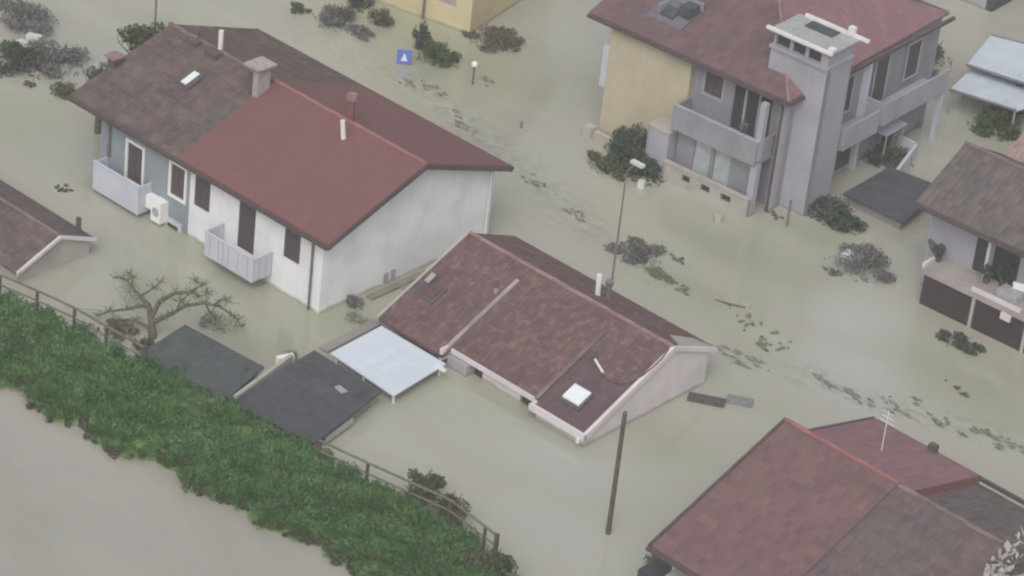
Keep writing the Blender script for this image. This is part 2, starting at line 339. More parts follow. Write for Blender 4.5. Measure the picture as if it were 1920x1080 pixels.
def pline(pts, X, Y):
    d = np.full(X.shape, 1e9)
    for a, b in zip(pts, pts[1:]):
        a = np.array(a[:2]); b = np.array(b[:2]); ab = b-a
        t = np.clip(((X-a[0])*ab[0]+(Y-a[1])*ab[1])/(ab@ab), 0, 1)
        d = np.minimum(d, np.hypot(X-a[0]-t*ab[0], Y-a[1]-t*ab[1]))
    return d
def silt_and_reflections(X, Y):  # painted tones: silt with wall reflections, scum with ripples, paler water
    out = np.zeros((len(X), 4)); out[:, 3] = 1
    def blob(ch, px, py, r, amt, asp=1.0):
        c = at(px, py); d = np.hypot((X-c[0])/asp, Y-c[1])/r; out[:, ch] = np.maximum(out[:, ch], amt*np.exp(-d*d*1.3))
    for px, py, r, a, s in ((640, 590, 2.4, .9, 2), (420, 470, 2.0, .9, 2.2), (520, 640, 1.6, .8, 1.5), (960, 760, 1.3, .8, 2.5), (800, 700, .9, .7, 1.5), (850, 110, 3.0, .9, 1.6), (700, 40, 2.5, .7, 1.5),
                            (1400, 480, 2.6, .8, 1.8), (1300, 560, 1.8, .6, 2), (40, 220, 3.0, .55, 1), (1240, 830, 1.3, .75, 2.0), (1850, 720, 2.5, .7, 1.4), (1780, 600, 1.2, .6, 2), (1800, 700, 2, .7, 2), (1700, 90, 2.5, .5, 1), (310, 550, 1.3, .4, 1.4), (1500, 430, 1.2, .8, 2)):
        blob(0, px, py, r, a, s)
    for px, py, r, a, s in ((1600, 600, 2.0, .9, 1.0), (1600, 690, 1.6, .9, 1.6), (1060, 870, 2.6, .5, 1.6), (1050, 1000, 2.6, .5, 1.6), (200, 490, 1.6, .5, 1.2), (150, 290, 2, .3, 1), (1600, 750, 1.2, .6, 2), (1040, 60, 3, .3, 1), (230, 150, 2.2, .55, 1.4)):
        blob(2, px, py, r, a, s)
    for pts, wd, am in (([(770, 150), (870, 225), (960, 300), (1040, 370), (1110, 430)], 1.05, 1.0), ([(1170, 470), (1260, 540)], 0.7, .6), ([(1350, 668), (1430, 680)], 0.45, 1.0),
                        ([(1500, 700), (1600, 745), (1700, 770), (1800, 800), (1915, 840)], 0.8, 1.0), ([(1570, 500), (1640, 520)], 0.8, .8), ([(930, 30), (960, 70)], 1.2, .6), ([(140, 100), (240, 190)], 1.5, .6), ([(560, 60), (620, 90), (760, 150)], 1.0, .45)):
        d = pline([at(*p) for p in pts], X, Y); out[:, 1] = np.maximum(out[:, 1], am*np.exp(-(d/wd)**2))
    return out
WCOL = (0.362, 0.366, 0.305)
water_sheet('floodwater', -44, 44, -16.0, 52.0, 0.4, water_mat('muddy_floodwater', WCOL), 0.0, silt_and_reflections)
water_sheet('water_far', -600, 600, -16.0, 900, 50, water_mat('muddy_floodwater_far', WCOL, False), -0.02)
water_sheet('river', -600, 600, -616.0, -16.0, 50, water_mat('river_water', (0.325, 0.316, 0.282), False), -0.01)

# ------------------------------------------------------------------ foliage
def leaves(mb, cen, radii, n, size, shell=0.45, flat=0.0, zmin=None):
    """n leaf-sized quads spread through a lumpy ellipsoid"""
    k = 0; lum = [(rng.normal(size=3), rng.uniform(0.25, 0.6)) for _ in range(7)]
    while k < n:
        d = rng.normal(size=3); d /= np.linalg.norm(d)
        bump = 0.75+sum(a*max(0, d@(v/np.linalg.norm(v)))**4 for v, a in lum)*0.35
        r = (rng.uniform(shell, 1.0)**0.6)*bump
        p = np.array(cen)+d*r*np.array(radii)
        if zmin is not None and p[2] < zmin: p[2] = zmin+rng.uniform(0, 0.06)
        a = rng.normal(size=3); a[2] *= (1-flat); a /= np.linalg.norm(a); b = np.cross(a, rng.normal(size=3)); b[2] *= (1-flat*0.7); b /= np.linalg.norm(b)
        s = size*rng.uniform(0.6, 1.4)
        mb.poly([p-a*s*0.5, p+b*s*0.28, p+a*s*0.5, p-b*s*0.28], uv=[(0, 0)]*4); k += 1
def copy_tree(o, parent=None):
    c = o.copy(); C.objects.link(c)
    if parent: c.parent = parent
    for ch in o.children: copy_tree(ch, c)
    return c
def shrub(pt, radii, mat, n, size, label, cat='shrub', group=None, name='shrub', flat=0.0):
    """a bush standing out of the water: stems and foliage"""
    e = empty(name, (pt[0], pt[1], 0), 0, label, cat, group)
    s = MB()
    for k in range(7):
        a = rng.uniform(0, 6.28); q = rng.uniform(0.3, 0.7)
        s.tube([(0.05*math.cos(a), 0.05*math.sin(a), -0.4), (radii[0]*q*0.6*math.cos(a), radii[1]*q*0.6*math.sin(a), radii[2]*0.7), (radii[0]*q*math.cos(a), radii[1]*q*math.sin(a), radii[2]*1.3)], [0.03, 0.02, 0.008], 5)
    s.build('stem', M['bark'], e)
    f = MB(); rx, ry, rz = radii; nl = 7
    for k in range(nl):
        a = k*2.4+rng.uniform(-.5, .5); q = 0.0 if k == 0 else rng.uniform(0.35, 0.95); s_ = rng.uniform(0.35, 0.62)
        leaves(f, (rx*q*math.cos(a), ry*q*math.sin(a), rz*rng.uniform(.35, .95)*(1.15-q*.6)), (rx*s_, ry*s_, rz*s_*1.05), n//nl, size, 0.15, flat, 0.02)
    leaves(f, (0, 0, .03), (rx*1.25, ry*1.25, .06), n//8, size, .3, .5, .012)
    f.build('foliage', mat, e)
    return e

# ------------------------------------------------------------------ levee bank between river and flood
def bank_edges(x):                 # (flood-side y, river-side y)
    fu = np.interp(x, [-60, -10.2, -3.5, 4.0, 10.0, 11.9, 13.4, 14.6, 60], [-24, -16.1, -14.9, -14.25, -13.75, -13.9, -14.6, -16.2, -28])
    fl = np.interp(x, [-60, -6.8, -1.8, 0.5, 3.9, 9.7, 12.5, 14.6, 60], [-26, -19.25, -19.05, -18.35, -18.0, -17.2, -17.0, -17.2, -30])
    fl = fl+0.22*np.sin(x*1.9)+0.13*np.sin(x*4.3+1)
    return fu, fl
def bank_z(x, y):
    fu, fl = bank_edges(x); t = (y-fl)/(fu-fl)
    prof = np.interp(t, [-0.15, 0.0, 0.12, 0.55, 0.85, 1.0, 1.1], [-0.5, 0.02, 0.30, 0.62, 0.62, 0.35, -0.45])
    return prof
def make_bank():
    xs = np.arange(-40, 40.1, 0.4); ts = np.linspace(-0.15, 1.1, 22); V = []
    for x in xs:
        fu, fl = bank_edges(x)
        for t in ts: y = fl+(fu-fl)*t; V.append((x, y, float(bank_z(x, y))+0.05*math.sin(x*2.1+y*3)))
    n = len(ts); F = [(i*n+j, (i+1)*n+j, (i+1)*n+j+1, i*n+j+1) for i in range(len(xs)-1) for j in range(n-1)]
    me = bpy.data.meshes.new('embankment'); me.from_pydata(V, [], F); me.materials.append(M['bankear']); me.polygons.foreach_set('use_smooth', [True]*len(F))
    o = bpy.data.objects.new('embankment', me); C.objects.link(o); o['kind'] = 'structure'
make_bank()
def make_grass():
    # lumpy field of clumps; every blade a bent quad
    V = []; n = 0; F = []
    def blade(p, h, w, lean):
        nonlocal n
        a = rng.uniform(0, 6.28); t = np.array([math.cos(a), math.sin(a), 0])*w
        top = p+np.array([lean[0], lean[1], h])
        V.extend([p-t, p+t, top+t*0.25, top-t*0.25]); F.append((n, n+1, n+2, n+3)); n += 4
    cl = []
    for _ in range(2100):
        x = rng.uniform(-15, 15.0); fu, fl = bank_edges(x); t = rng.uniform(0.01, 0.97)
        cl.append((x, fl+(fu-fl)*t, t))
    for x, y, t in cl:
        big = 0.5+0.5*math.sin(x*1.3+2.1*math.sin(y*1.1))*math.cos(y*1.7+x*0.4)
        h = rng.uniform(0.16, 0.38)*(0.6+0.8*big)*(0.75 if t < 0.08 else 1); r = rng.uniform(0.15, 0.38)
        z = float(bank_z(x, y))
        for k in range(46):
            a = rng.uniform(0, 6.28); q = r*math.sqrt(rng.uniform()); p = np.array([x+q*math.cos(a), y+q*math.sin(a), z-0.02+rng.uniform(0, h*0.5)])
            sp = rng.uniform(0.04, 0.20)
            blade(p, h*rng.uniform(0.2, 0.65), rng.uniform(0.018, 0.05), (sp*math.cos(a), sp*math.sin(a)))
    me = bpy.data.meshes.new('grass'); me.from_pydata([tuple(v) for v in V], [], F); me.materials.append(M['grass']); me.update()
    o = bpy.data.objects.new('grass', me); C.objects.link(o)
    tag(o, 'green grass and nettles covering the river embankment', 'grass', kind='stuff')
make_grass()

def bank_leaves(name, mat, n, tr_, hr, label, cat, size):
    m = MB()
    for _ in range(n):
        x = rng.uniform(-14, 14.6); fu, fl = bank_edges(x); t = rng.uniform(*tr_); y = fl+(fu-fl)*t; h = rng.uniform(*hr)
        leaves(m, (x, y, max(float(bank_z(x, y)), .30 if t > .9 else -1)+h*.8), (h*rng.uniform(.9, 1.6), h*rng.uniform(.8, 1.3), h), 75, size, .2)
    tag(m.build(name, M[mat]), label, cat, kind='stuff')
bank_leaves('nettles', 'grassl', 190, (.12, .85), (.16, .34), 'light green leafy patches scattered over the embankment', 'nettles', .11)
bank_leaves('brambles', 'grassd', 170, (.05, .98), (.18, .42), 'darker green bramble patches scattered over the embankment', 'brambles', .12)
bank_leaves('dead_reeds', 'shrubo', 200, (-.03, .07), (.07, .20), 'olive brown dead stalks along the river edge of the embankment', 'reeds', .11)
bank_leaves('ivy', 'grassd', 130, (.90, 1.08), (.20, .42), 'green creeper spilling over the shed side of the embankment', 'creeper', .12)

# ------------------------------------------------------------------ house helpers
def window(parent, y, x0, x1, z0, z1, pane='shut', frame=True, fw=0.09, depth=0.10, slats=False, name='window'):
    """window set in a real opening of a wall facing -y: window > frame, pane"""
    if frame:
        f = MB(); d = 0.035
        f.box(x0-fw, x0+0.02, y-d, y+0.06, z0-fw, z1+fw); f.box(x1-0.02, x1+fw, y-d, y+0.06, z0-fw, z1+fw)
        f.box(x0+0.02, x1-0.02, y-d, y+0.06, z0-fw, z0+0.02); f.box(x0+0.02, x1-0.02, y-d, y+0.06, z1-0.02, z1+fw)
        w_ = f.build(name, M['frame'], parent)
        p = MB(); p.box(x0+0.022, x1-0.022, y+0.03, y+0.055, z0+0.022, z1-0.022); p.box((x0+x1)/2-0.015, (x0+x1)/2+0.015, y+0.015, y+0.029, z0+0.022, z1-0.022)
        p.build('pane' if pane != 'shut' else 'shutter', M[pane], w_)
    else:
        f = MB(); mx = (x0+x1)/2
        for a, b in ((x0, mx-0.006), (mx+0.006, x1)):
            f.box(a, b, y-0.045, y-0.004, z0, z1)
            k = z0+0.08
            while k < z1-0.08: f.box(a+0.05, b-0.05, y-0.058, y-0.046, k, k+0.05); k += 0.10
        w_ = f.build(name, M[pane], parent)
    return w_
def eave_gutter(parent, pts, r=0.07, mat='gutter'):
    m = MB(); m.tube(pts, r, 8); m.build('gutter', M[mat], parent)

# ================================================================== 1 white and pale blue house with the red and brown roof
H1 = empty('semi_detached_house', (-9.8, -2.6, 0), 0, 'large house, half white and half pale blue, with a half red, half old brown roof', 'house')
def sub(p, off): return [(x-off[0], y-off[1], z) for x, y, z in p]
def shift(mb, o):                  # world-coordinate mesh -> local to the thing's base
    mb.v = [(x-o[0], y-o[1], z) for x, y, z in mb.v]; return mb
O1 = (-9.8, -2.6)
def part(mb, name, mat, parent, o=None, bevel=0.0):   # world-coordinate mesh as a part (or sub-part) of a thing
    mt = M[mat] if isinstance(mat, str) else mat
    r = parent
    while r.parent: r = r.parent
    return shift(mb, r.location).build(name, mt, parent, bevel)
YF, YR, XL, XS, XR = -7.15, 1.95, -15.45, -10.35, -3.15   # front, rear, left end, colour seam, gable
prof = [(YF+0.1, -1.5), (YR, -1.5), (YR, 3.36), (-2.6, 4.86), (YF+0.1, 3.36)]
m = MB(); m.prism_x(prof, XS, XR)
m.facade(YF, XS, XR, -1.5, 3.30, [(-7.64, -6.74, 0.80, 2.95)], 0.1); part(m, 'white_wall', 'white', H1)
m = MB(); m.prism_x(prof, XL, XS-0.003)
m.facade(YF-0.02, XL, XS-0.003, -1.5, 3.30, [(-13.9, -13.0, 0.90, 2.56), (-11.42, -10.6, 1.36, 2.74)], 0.12); part(m, 'blue_wall', 'blue', H1)
def roofpart(name, mat, x0, x1, y0, y1, z0, z1, parent, o, t=0.14):
    m = MB(); m.slab([(x0, y0, z0), (x1, y0, z0), (x1, y1, z1), (x0, y1, z1)] if y1 > y0 else [(x1, y0, z0), (x0, y0, z0), (x0, y1, z1), (x1, y1, z1)], t)
    return part(m, name, mat, parent, o)
m = MB(); XSM = -10.78
m.slab([(XSM, -7.5, 3.35), (-2.6, -7.5, 3.35), (-2.6, -2.6, 5.08), (XSM, -2.6, 5.08)], 0.13)
m.slab([(-2.6, 2.3, 3.35), (XSM, 2.3, 3.35), (XSM, -2.6, 5.08), (-2.6, -2.6, 5.08)], 0.13)
RR = part(m, 'roof', 'red', H1); RR['label'] = 'smooth bright red half of the roof'
m = MB()
m.slab([(-17.0, -7.5, 3.31), (XSM-.004, -7.5, 3.31), (XSM-.004, -2.6, 5.04), (-16.75, -2.6, 5.04)], 0.13)
m.slab([(XSM-.004, 2.3, 3.31), (-16.95, 2.3, 3.31), (-16.75, -2.6, 5.04), (XSM-.004, -2.6, 5.04)], 0.13)
RO = part(m, 'roof', 'old', H1); RO['label'] = 'old mottled brown half of the roof'
m = MB(); m.tube([(XSM, -2.6, 5.075), (-2.58, -2.6, 5.075)], 0.085, 8); part(m, 'ridge_cap', 'ridger', RR)
m = MB(); m.tube([(-16.8, -2.6, 5.03), (XSM-.01, -2.6, 5.03)], 0.10, 8); part(m, 'ridge_cap', 'ridged', RO)
m = MB(); m.box(-17.02, -2.58, -7.62, -7.505, 3.14, 3.27); m.box(-17.0, -2.6, -7.5, YF-0.13, 3.10, 3.16); part(m, 'gutter', 'gutter', H1)
m = MB(); m.box(-17.0, -2.58, 2.305, 2.41, 3.18, 3.29); part(m, 'gutter', 'gutter', H1)
m = MB()
for x in (-2.598, ):
    m.slab([(x, -7.5, 3.30), (x+0.05, -7.5, 3.30), (x+0.05, -2.6, 5.03), (x, -2.6, 5.03)], 0.18); m.slab([(x+0.05, 2.3, 3.30), (x, 2.3, 3.30), (x, -2.6, 5.03), (x+0.05, -2.6, 5.03)], 0.18)
part(m, 'bargeboard', 'gutter', H1)
# openings of the front
for (x0, x1, z0, z1) in ((-13.9, -13.0, 0.90, 2.56), (-11.42, -10.6, 1.36, 2.74)):
    wv = window(H1, YF-0.02, x0, x1, z0, z1, 'shut'); wv.location = (-O1[0], -O1[1], 0)
for (x0, x1, z0, z1) in ((-10.03, -9.24, 1.54, 2.92), (-5.12, -4.33, 1.60, 3.03)):
    wv = window(H1, YF, x0, x1, z0, z1, 'shut', False, name='window_shutter'); wv.location = (-O1[0], -O1[1], 0)
m = MB(); m.box(-7.64, -6.74, YF+0.03, YF+0.07, 0.80, 2.95)
for k in range(18): m.box(-7.58, -7.21, YF+0.012, YF+0.029, 0.95+k*0.11, 1.01+k*0.11); m.box(-7.17, -6.80, YF+0.012, YF+0.029, 0.95+k*0.11, 1.01+k*0.11)
part(m, 'balcony_door', 'shut', H1)
# downpipes
m = MB(); m.tube([(-14.9, YF-0.10, 3.12), (-14.9, YF-0.10, 1.45)], 0.065, 8); part(m, 'downpipe', 'pipe', H1)
m = MB(); m.tube([(-3.62, -7.5, 3.18), (-3.62, YF-0.07, 2.95), (-3.62, YF-0.07, -0.4)], 0.055, 8); part(m, 'downpipe', 'pipe', H1)
m = MB(); m.tube([(XR+0.08, 1.70, 3.1), (XR+0.08, 1.70, -0.4)], 0.05, 8); part(m, 'downpipe', 'wmetal', H1)
# solid balcony at the left
B1 = MB(); B1.box(-14.95, -12.5, -7.80, YF-0.03, 0.22, 0.38)
b1 = part(B1, 'balcony', 'panel', H1); b1['label'] = 'solid white balcony on the pale blue half'
m = MB(); m.box(-14.95, -12.5, -7.88, -7.805, 0.18, 1.37); m.box(-12.495, -12.42, -7.88, YF-0.03, 0.18, 1.37); m.box(-15.03, -14.955, -7.88, YF-0.03, 0.18, 1.37)
m.box(-15.05, -12.40, -7.91, -7.78, 1.375, 1.41)
part(m, 'parapet', 'panel', b1)
# balcony with slotted parapet
B2 = MB(); B2.box(-8.35, -5.75, -8.08, YF-0.002, 0.55, 0.70)
b2 = part(B2, 'balcony', 'panel', H1); b2['label'] = 'white balcony with a slotted panel parapet'
m = MB(); x = -8.35
for wd in (0.25, 0.45, 0.21, 0.27, 0.47, 0.50, 0.27):
    m.box(x, x+wd, -8.14, -8.085, 0.50, 1.42); x += wd+0.035
m.box(-8.37, -5.72, -8.16, -8.07, 1.425, 1.48); m.box(-8.37, -5.72, -8.145, -8.083, 0.46, 0.495)
for x in (-8.39, -5.745):
    y = -8.065
    for wd in (0.20, 0.32, 0.28): m.box(x, x+0.05, y, y+wd, 0.50, 1.42); y += wd+0.04
    m.box(x-0.01, x+0.06, -8.065, YF-0.003, 1.425, 1.48)
part(m, 'parapet', 'panel', b2)
# air conditioners and low vent
for x0, x1, z0, z1 in ((-12.20, -11.80, 0.42, 0.95), (-11.98, -11.45, 0.10, 0.98)):
    m = MB(); yb = YF-0.02; dd = 0.42 if z0 < .2 else 0.30
    m.box(x0 if z0 < .2 else x0-.25, x1 if z0 < .2 else -12.0, yb-dd, yb-0.003, z0, z1)
    a = part(m, 'air_conditioner', 'frame', H1, bevel=0.02)
    if z0 < .2:
        g = MB(); g.tube([((x0+x1)/2, yb-dd-0.012, (z0+z1)/2), ((x0+x1)/2, yb-dd-0.002, (z0+z1)/2)], 0.19, 16); part(g, 'fan_grille', 'metal', a)
m = MB(); m.box(-11.5, -10.62, YF-0.10, YF-0.023, -0.3, 0.34); v = part(m, 'vent_surround', 'panel', H1)
m = MB(); m.box(-11.38, -10.8, YF-0.112, YF-0.103, -0.3, 0.16); part(m, 'vent_opening', 'dark', v)
# small grilles on the gable wall
for y0 in (-3.80, -3.42):
    m = MB(); m.box(XR+0.002, XR+0.05, y0, y0+0.22, 0.12, 0.52); part(m, 'wall_grille', 'metal', H1)
# chimneys and roof fittings
def roofz(y): return 3.35+(y+7.5)*(1.73/4.9) if y < -2.6 else 3.35+(2.3-y)*(1.73/4.9)
m = MB(); m.box(-11.12, -10.62, -3.65, -3.0, 4.3, 5.75); ch = part(m, 'chimney', 'brick', H1)
m = MB(); m.box(-11.132, -11.122, -3.66, -2.99, 4.5, 5.7); m.box(-11.13, -10.9, -3.662, -3.652, 4.6, 5.7); part(m, 'soot_streak', 'soot', ch)
m = MB(); m.box(-11.05, -10.7, -3.6, -3.05, 5.752, 5.9); part(m, 'flue', 'soot', ch)
m = MB(); m.box(-11.3, -10.45, -3.8, -2.85, 5.905, 5.99); part(m, 'cap', 'brick', ch)
m = MB(); m.tube([(-13.92, -2.55, 4.9), (-13.92, -2.55, 5.9)], 0.10, 10); part(m, 'flue_pipe', 'wmetal', H1)
m = MB(); m.obj_box((-13.9, -2.9), (1, 0, 0), (0, 1, 0), 0.32, 0.22, 4.8, 5.12); part(m, 'chimney_base', 'soot', H1)
m = MB(); m.tube([(-6.88, -2.35, 4.8), (-6.88, -2.35, 5.85)], 0.14, 10); q = part(m, 'flue_pipe', 'rust', H1)
m = MB(); m.tube([(-6.88, -2.35, 5.855), (-6.88, -2.35, 6.06)], [0.24, 0.22], 10); part(m, 'cowl', 'ridge', q)
m = MB(); m.tube([(-6.20, -3.34, 4.7), (-6.28, -3.40, 5.55)], [0.10, 0.09], 10); part(m, 'flue_pipe', 'wmetal', H1)
m = MB(); m.box(-17.0, -16.62, -5.6, -5.2, 3.9, 4.42); q = part(m, 'chimney', 'soot', H1)
m = MB(); m.box(-17.1, -16.5, -5.72, -5.1, 4.425, 4.49); part(m, 'cap', 'ridge', q)
def on_slope_box(mb, x0, x1, y0, y1, h, zf):
    P = [(x0, y0, zf(y0)), (x1, y0, zf(y0)), (x1, y1, zf(y1)), (x0, y1, zf(y1))]
    mb.slab([(x, y, z+h) for x, y, z in P], h+0.03); return mb
m = MB(); on_slope_box(m, -13.95, -13.22, -4.80, -3.95, 0.07, roofz); q = part(m, 'skylight', 'soot', H1)
m = MB(); on_slope_box(m, -13.75, -13.45, -4.72, -4.03, 0.10, roofz); part(m, 'pane', 'skyl', q)
m = MB(); m.tube([(-15.1, -2.62, 5.0), (-15.1, -2.62, 5.5)], 0.05, 8); m.box(-15.4, -14.8, -3.0, -2.55, 4.95, 5.1); part(m, 'roof_hatch', 'soot', H1)

# ================================================================== 2 low brown-roofed house in the middle
O2 = (4.2, -2.6)
H2 = empty('bungalow', (O2[0], O2[1], 0), 0, 'low pink house in the middle, its brown tiled roof almost touching the flood', 'house')
def z2(y): return 0.62+(y+6.0)*(1.90/4.4) if y < -1.6 else 2.52-(y+1.6)*(1.05/2.6)
def slope2(m, x0, x1, y0, y1, dz=0.0, t=0.12):
    m.slab([(x0, y0, z2(y0)+dz), (x1, y0, z2(y0)+dz), (x1, y1, z2(y1)+dz), (x0, y1, z2(y1)+dz)], t); return m
m = MB(); m.prism_x([(-5.45, -1.5), (0.68, -1.5), (0.68, z2(0.68)-0.13), (-1.6, z2(-1.6)-0.13), (-5.45, z2(-5.45)-0.14)], -0.75, 8.98)
m.box(6.68, 8.98, -5.92, -5.452, -1.5, 0.50)
m.box(3.75, 5.6, -5.60, -5.452, -1.5, 0.66)
part(m, 'wall', 'pink', H2)
m = MB(); m.box(2.3, 3.25, -5.95, -5.452, -1.5, 0.45); part(m, 'porch_wall', 'lilacl', H2)
m = MB(); slope2(m, -1.0, 2.30, -6.2, -1.6); m.slab([(2.30, 1.0, z2(1.0)), (-1.0, 1.0, z2(1.0)), (-1.0, -1.6, z2(-1.6)), (2.30, -1.6, z2(-1.6))], 0.12)
ra = part(m, 'roof', 'mid', H2)
m = MB(); slope2(m, 2.302, 6.60, -5.72, -1.6, 0.02); m.slab([(9.1, 1.0, z2(1.0)), (2.302, 1.0, z2(1.0)), (2.302, -1.6, z2(-1.6)), (9.1, -1.6, z2(-1.6))], 0.12)
rb = part(m, 'roof', 'mid', H2)
m = MB(); slope2(m, 6.602, 9.0, -6.0, -1.6, 0.0); rc = part(m, 'roof', 'midd', H2); rc['label'] = 'dark purple lower corner of the tiled roof'
m = MB(); m.tube([(-1.0, -1.6, 2.52), (9.05, -1.6, 2.52)], 0.09, 8); part(m, 'ridge_cap', 'ridge', H2)
# verges, strips, eaves trim
def strip2(x0, x1, y0, y1, h0, h1, name, mat):
    m = MB(); m.slab([(x0, y0, z2(y0)+h1), (x1, y0, z2(y0)+h1), (x1, y1, z2(y1)+h1), (x0, y1, z2(y1)+h1)], h1-h0); return part(m, name, mat, H2)
strip2(2.10, 2.26, -6.0, -2.35, 0.003, 0.10, 'verge_strip', 'stripm')
strip2(6.47, 6.62, -5.85, -2.5, 0.022, 0.10, 'verge_strip', 'ridged')
strip2(-1.10, -1.003, -6.2, -1.6, -0.12, 0.05, 'verge_strip', 'cream')
strip2(9.003, 9.14, -6.1, -1.62, -0.18, 0.05, 'parapet', 'pink')
m = MB(); m.slab([(9.14, 1.0, z2(1.0)+.02), (9.003, 1.0, z2(1.0)+.02), (9.003, -1.61, z2(-1.6)+.04), (9.14, -1.61, z2(-1.6)+.04)], 0.17); part(m, 'parapet', 'pink', H2)
m = MB(); m.box(6.52, 9.14, -6.20, -6.04, 0.42, 0.66); m.box(6.52, 6.66, -6.035, -5.75, 0.42, 0.68); part(m, 'eave_trim', 'pink', H2, bevel=0.01)
m = MB(); m.box(2.25, 6.60, -5.80, -5.725, 0.50, 0.69); m.box(2.12, 2.245, -6.2, -5.73, 0.30, 0.78); part(m, 'eave_trim', 'pink', H2)
m = MB(); m.box(8.9, 9.02, -6.30, -6.205, 0.30, 0.50); part(m, 'rain_spout', 'wmetal', H2)
m = MB(); m.box(5.66, 6.5, -5.52, -5.46, -0.6, 0.55); part(m, 'doorway', 'dark', H2)
m = MB(); m.box(3.30, 3.70, -5.52, -5.46, -0.6, 0.50); part(m, 'doorway', 'dark', H2)
# rear verge shingle patch and roof fittings
m = MB(); m.slab([(9.0, 0.85, z2(.85)+.04), (8.3, 0.55, z2(.55)+.04), (8.1, -0.6, z2(-.6)+.04), (9.0, -1.2, z2(-1.2)+.04)], 0.035); part(m, 'pale_flashing', 'cream', H2)
m = MB(); m.tube([(4.55, -0.55, 1.9), (4.5, -0.55, 2.95)], 0.10, 10); part(m, 'flue_pipe', 'wmetal', H2)
m = MB(); m.tube([(4.75, -0.2, 1.8), (4.75, -0.2, 2.35)], 0.08, 8); m.tube([(4.75, -0.2, 2.352), (4.75, -0.2, 2.65)], [0.10, 0.18], 8); part(m, 'vent_cowl', 'pipe', H2)
m = MB(); on_slope_box(m, 7.22, 8.18, -5.44, -4.68, 0.10, z2); q = part(m, 'skylight', 'soot', H2)
m = MB(); on_slope_box(m, 7.30, 8.08, -5.34, -4.72, 0.16, z2); part(m, 'pane', 'skyl', q)
m = MB(); on_slope_box(m, -0.75, 0.25, -4.75, -3.95, 0.05, z2); q = part(m, 'roof_hatch', 'soot', H2)
m = MB(); on_slope_box(m, -0.62, 0.12, -4.62, -4.08, 0.09, z2); part(m, 'pane', 'midd', q)
m = MB(); m.slab([(-0.62, -4.32, z2(-4.32)+0.30), (-0.40, -4.32, z2(-4.32)+0.30), (-0.40, -3.95, z2(-3.95)+0.34), (-0.62, -3.95, z2(-3.95)+0.34)], 0.04); part(m, 'hatch_lid', 'cream', H2)
m = MB(); m.tube([(1.85, -3.12, z2(-3.12)-0.02), (1.85, -3.12, z2(-3.12)+0.12)], 0.09, 10); part(m, 'vent_cap', 'stripm', H2)
# dark tube tracing the rounded edge of the upper tile layer
pts = [(1118, 660), (1120, 680), (1126, 700), (1140, 714), (1162, 722), (1185, 718), (1205, 706), (1225, 690), (1243, 672), (1254, 656)]
def onslope(px, py, y0, z0, y1, z1, lift=0.05):
    k = (z1-z0)/(y1-y0); d = CF+CR*(px-960)/FPX-CU*(py-540)/FPX
    t = ((z0-k*y0)-(CP[2]-k*CP[1]))/(d[2]-k*d[1]); p = CP+d*t; return (p[0], p[1], p[2]+lift)
hp = [onslope(px, py, -6.0, .62, -1.6, 2.52) for px, py in pts]
m = MB(); pp_ = [(6.62, -2.9), (6.62, -3.3)]+[(min(q[0], 8.98), q[1]) for q in hp]+[(8.98, -1.62), (6.62, -1.62)]
pp_ = sorted(set(pp_), key=lambda q: math.atan2(q[1]+2.4, q[0]-7.8)); m.slab([(x, y, z2(y)+.035) for x, y in pp_], .033)
pt_ = part(m, 'roof', 'mid', H2); pt_['label'] = 'upper layer of tiles with a rounded lower edge'
m = MB(); m.tube(hp, 0.035, 8); hs_ = m.build('tile_edge_line', M['soot']); tag(hs_, 'dark curved line along the upper tile layer on the brown roof above the skylight', 'tile edge')
m = MB(); m.tube([(hp[1][0]-.12, hp[1][1], hp[1][2]+.03), (hp[2][0]+.10, hp[2][1], hp[2][2]+.04)], 0.05, 8); tag(m.build('plastic_tube', M['wmetal']), 'short white tube lying beside the dark curved tile edge on the roof', 'tube')

# ================================================================== canopy, sheds, low walls
E = empty('canopy', (1.1, -7.9, 0), 0, 'flat white canopy between the dark shed and the brown-roofed house', 'canopy')
Oc = (1.1, -7.9)
m = MB(); m.slab([(-0.44, -9.19, .45), (2.96, -9.39, .45), (2.66, -6.42, .47), (-0.61, -6.44, .47)], 0.05); part(m, 'sheet_roof', 'sheet', E, Oc)
for x, y in ((-0.3, -9.0), (2.8, -9.2), (2.55, -6.6), (-0.45, -6.6), (1.2, -9.1)):
    m = MB(); m.tube([(x, y, -1.5), (x, y, 0.398)], 0.05, 8); part(m, 'post', 'wmetal', E, Oc)
m = MB(); m.slab([(2.50, -6.85, .54), (3.02, -6.95, .54), (3.05, -6.78, .54), (2.50, -6.65, .54)], 0.07); part(m, 'bracket', 'wmetal', E, Oc)
E = empty('shed', (-2.6, -13.1, 0), 0, 'dark slate-roofed shed nearest the bare tree, half behind the grass bank', 'shed'); Oc = (-2.6, -13.1)
m = MB(); m.slab([(-4.55, -14.75, .50), (-0.30, -14.85, .50), (-1.03, -11.93, .66), (-4.84, -12.25, .66)], 0.08); part(m, 'roof', 'slateg', E, Oc)
m = MB(); m.slab([(-4.3, -14.5, .42), (-0.55, -14.5, .42), (-1.2, -12.15, .52), (-4.6, -12.4, .52)], 1.9); part(m, 'wall', 'lilac', E, Oc)
m = MB(); m.tube([(-1.35, -12.6, .5), (-1.2, -12.6, .84)], 0.05, 6); part(m, 'vent_pipe', 'soot', E, Oc)
E = empty('shed', (1.2, -11.9, 0), 0, 'larger dark slate-roofed shed beside the white canopy', 'shed'); Oc = (1.2, -11.9)
m = MB(); m.slab([(-0.30, -14.3, .52), (3.45, -13.75, .52), (2.72, -9.8, .66), (-0.72, -9.75, .66)], 0.08); part(m, 'roof', 'slate', E, Oc)
m = MB(); m.slab([(-0.12, -14.0, .43), (3.2, -13.5, .43), (2.5, -10.0, .52), (-0.55, -9.95, .52)], 1.9); part(m, 'wall', 'lilac', E, Oc)
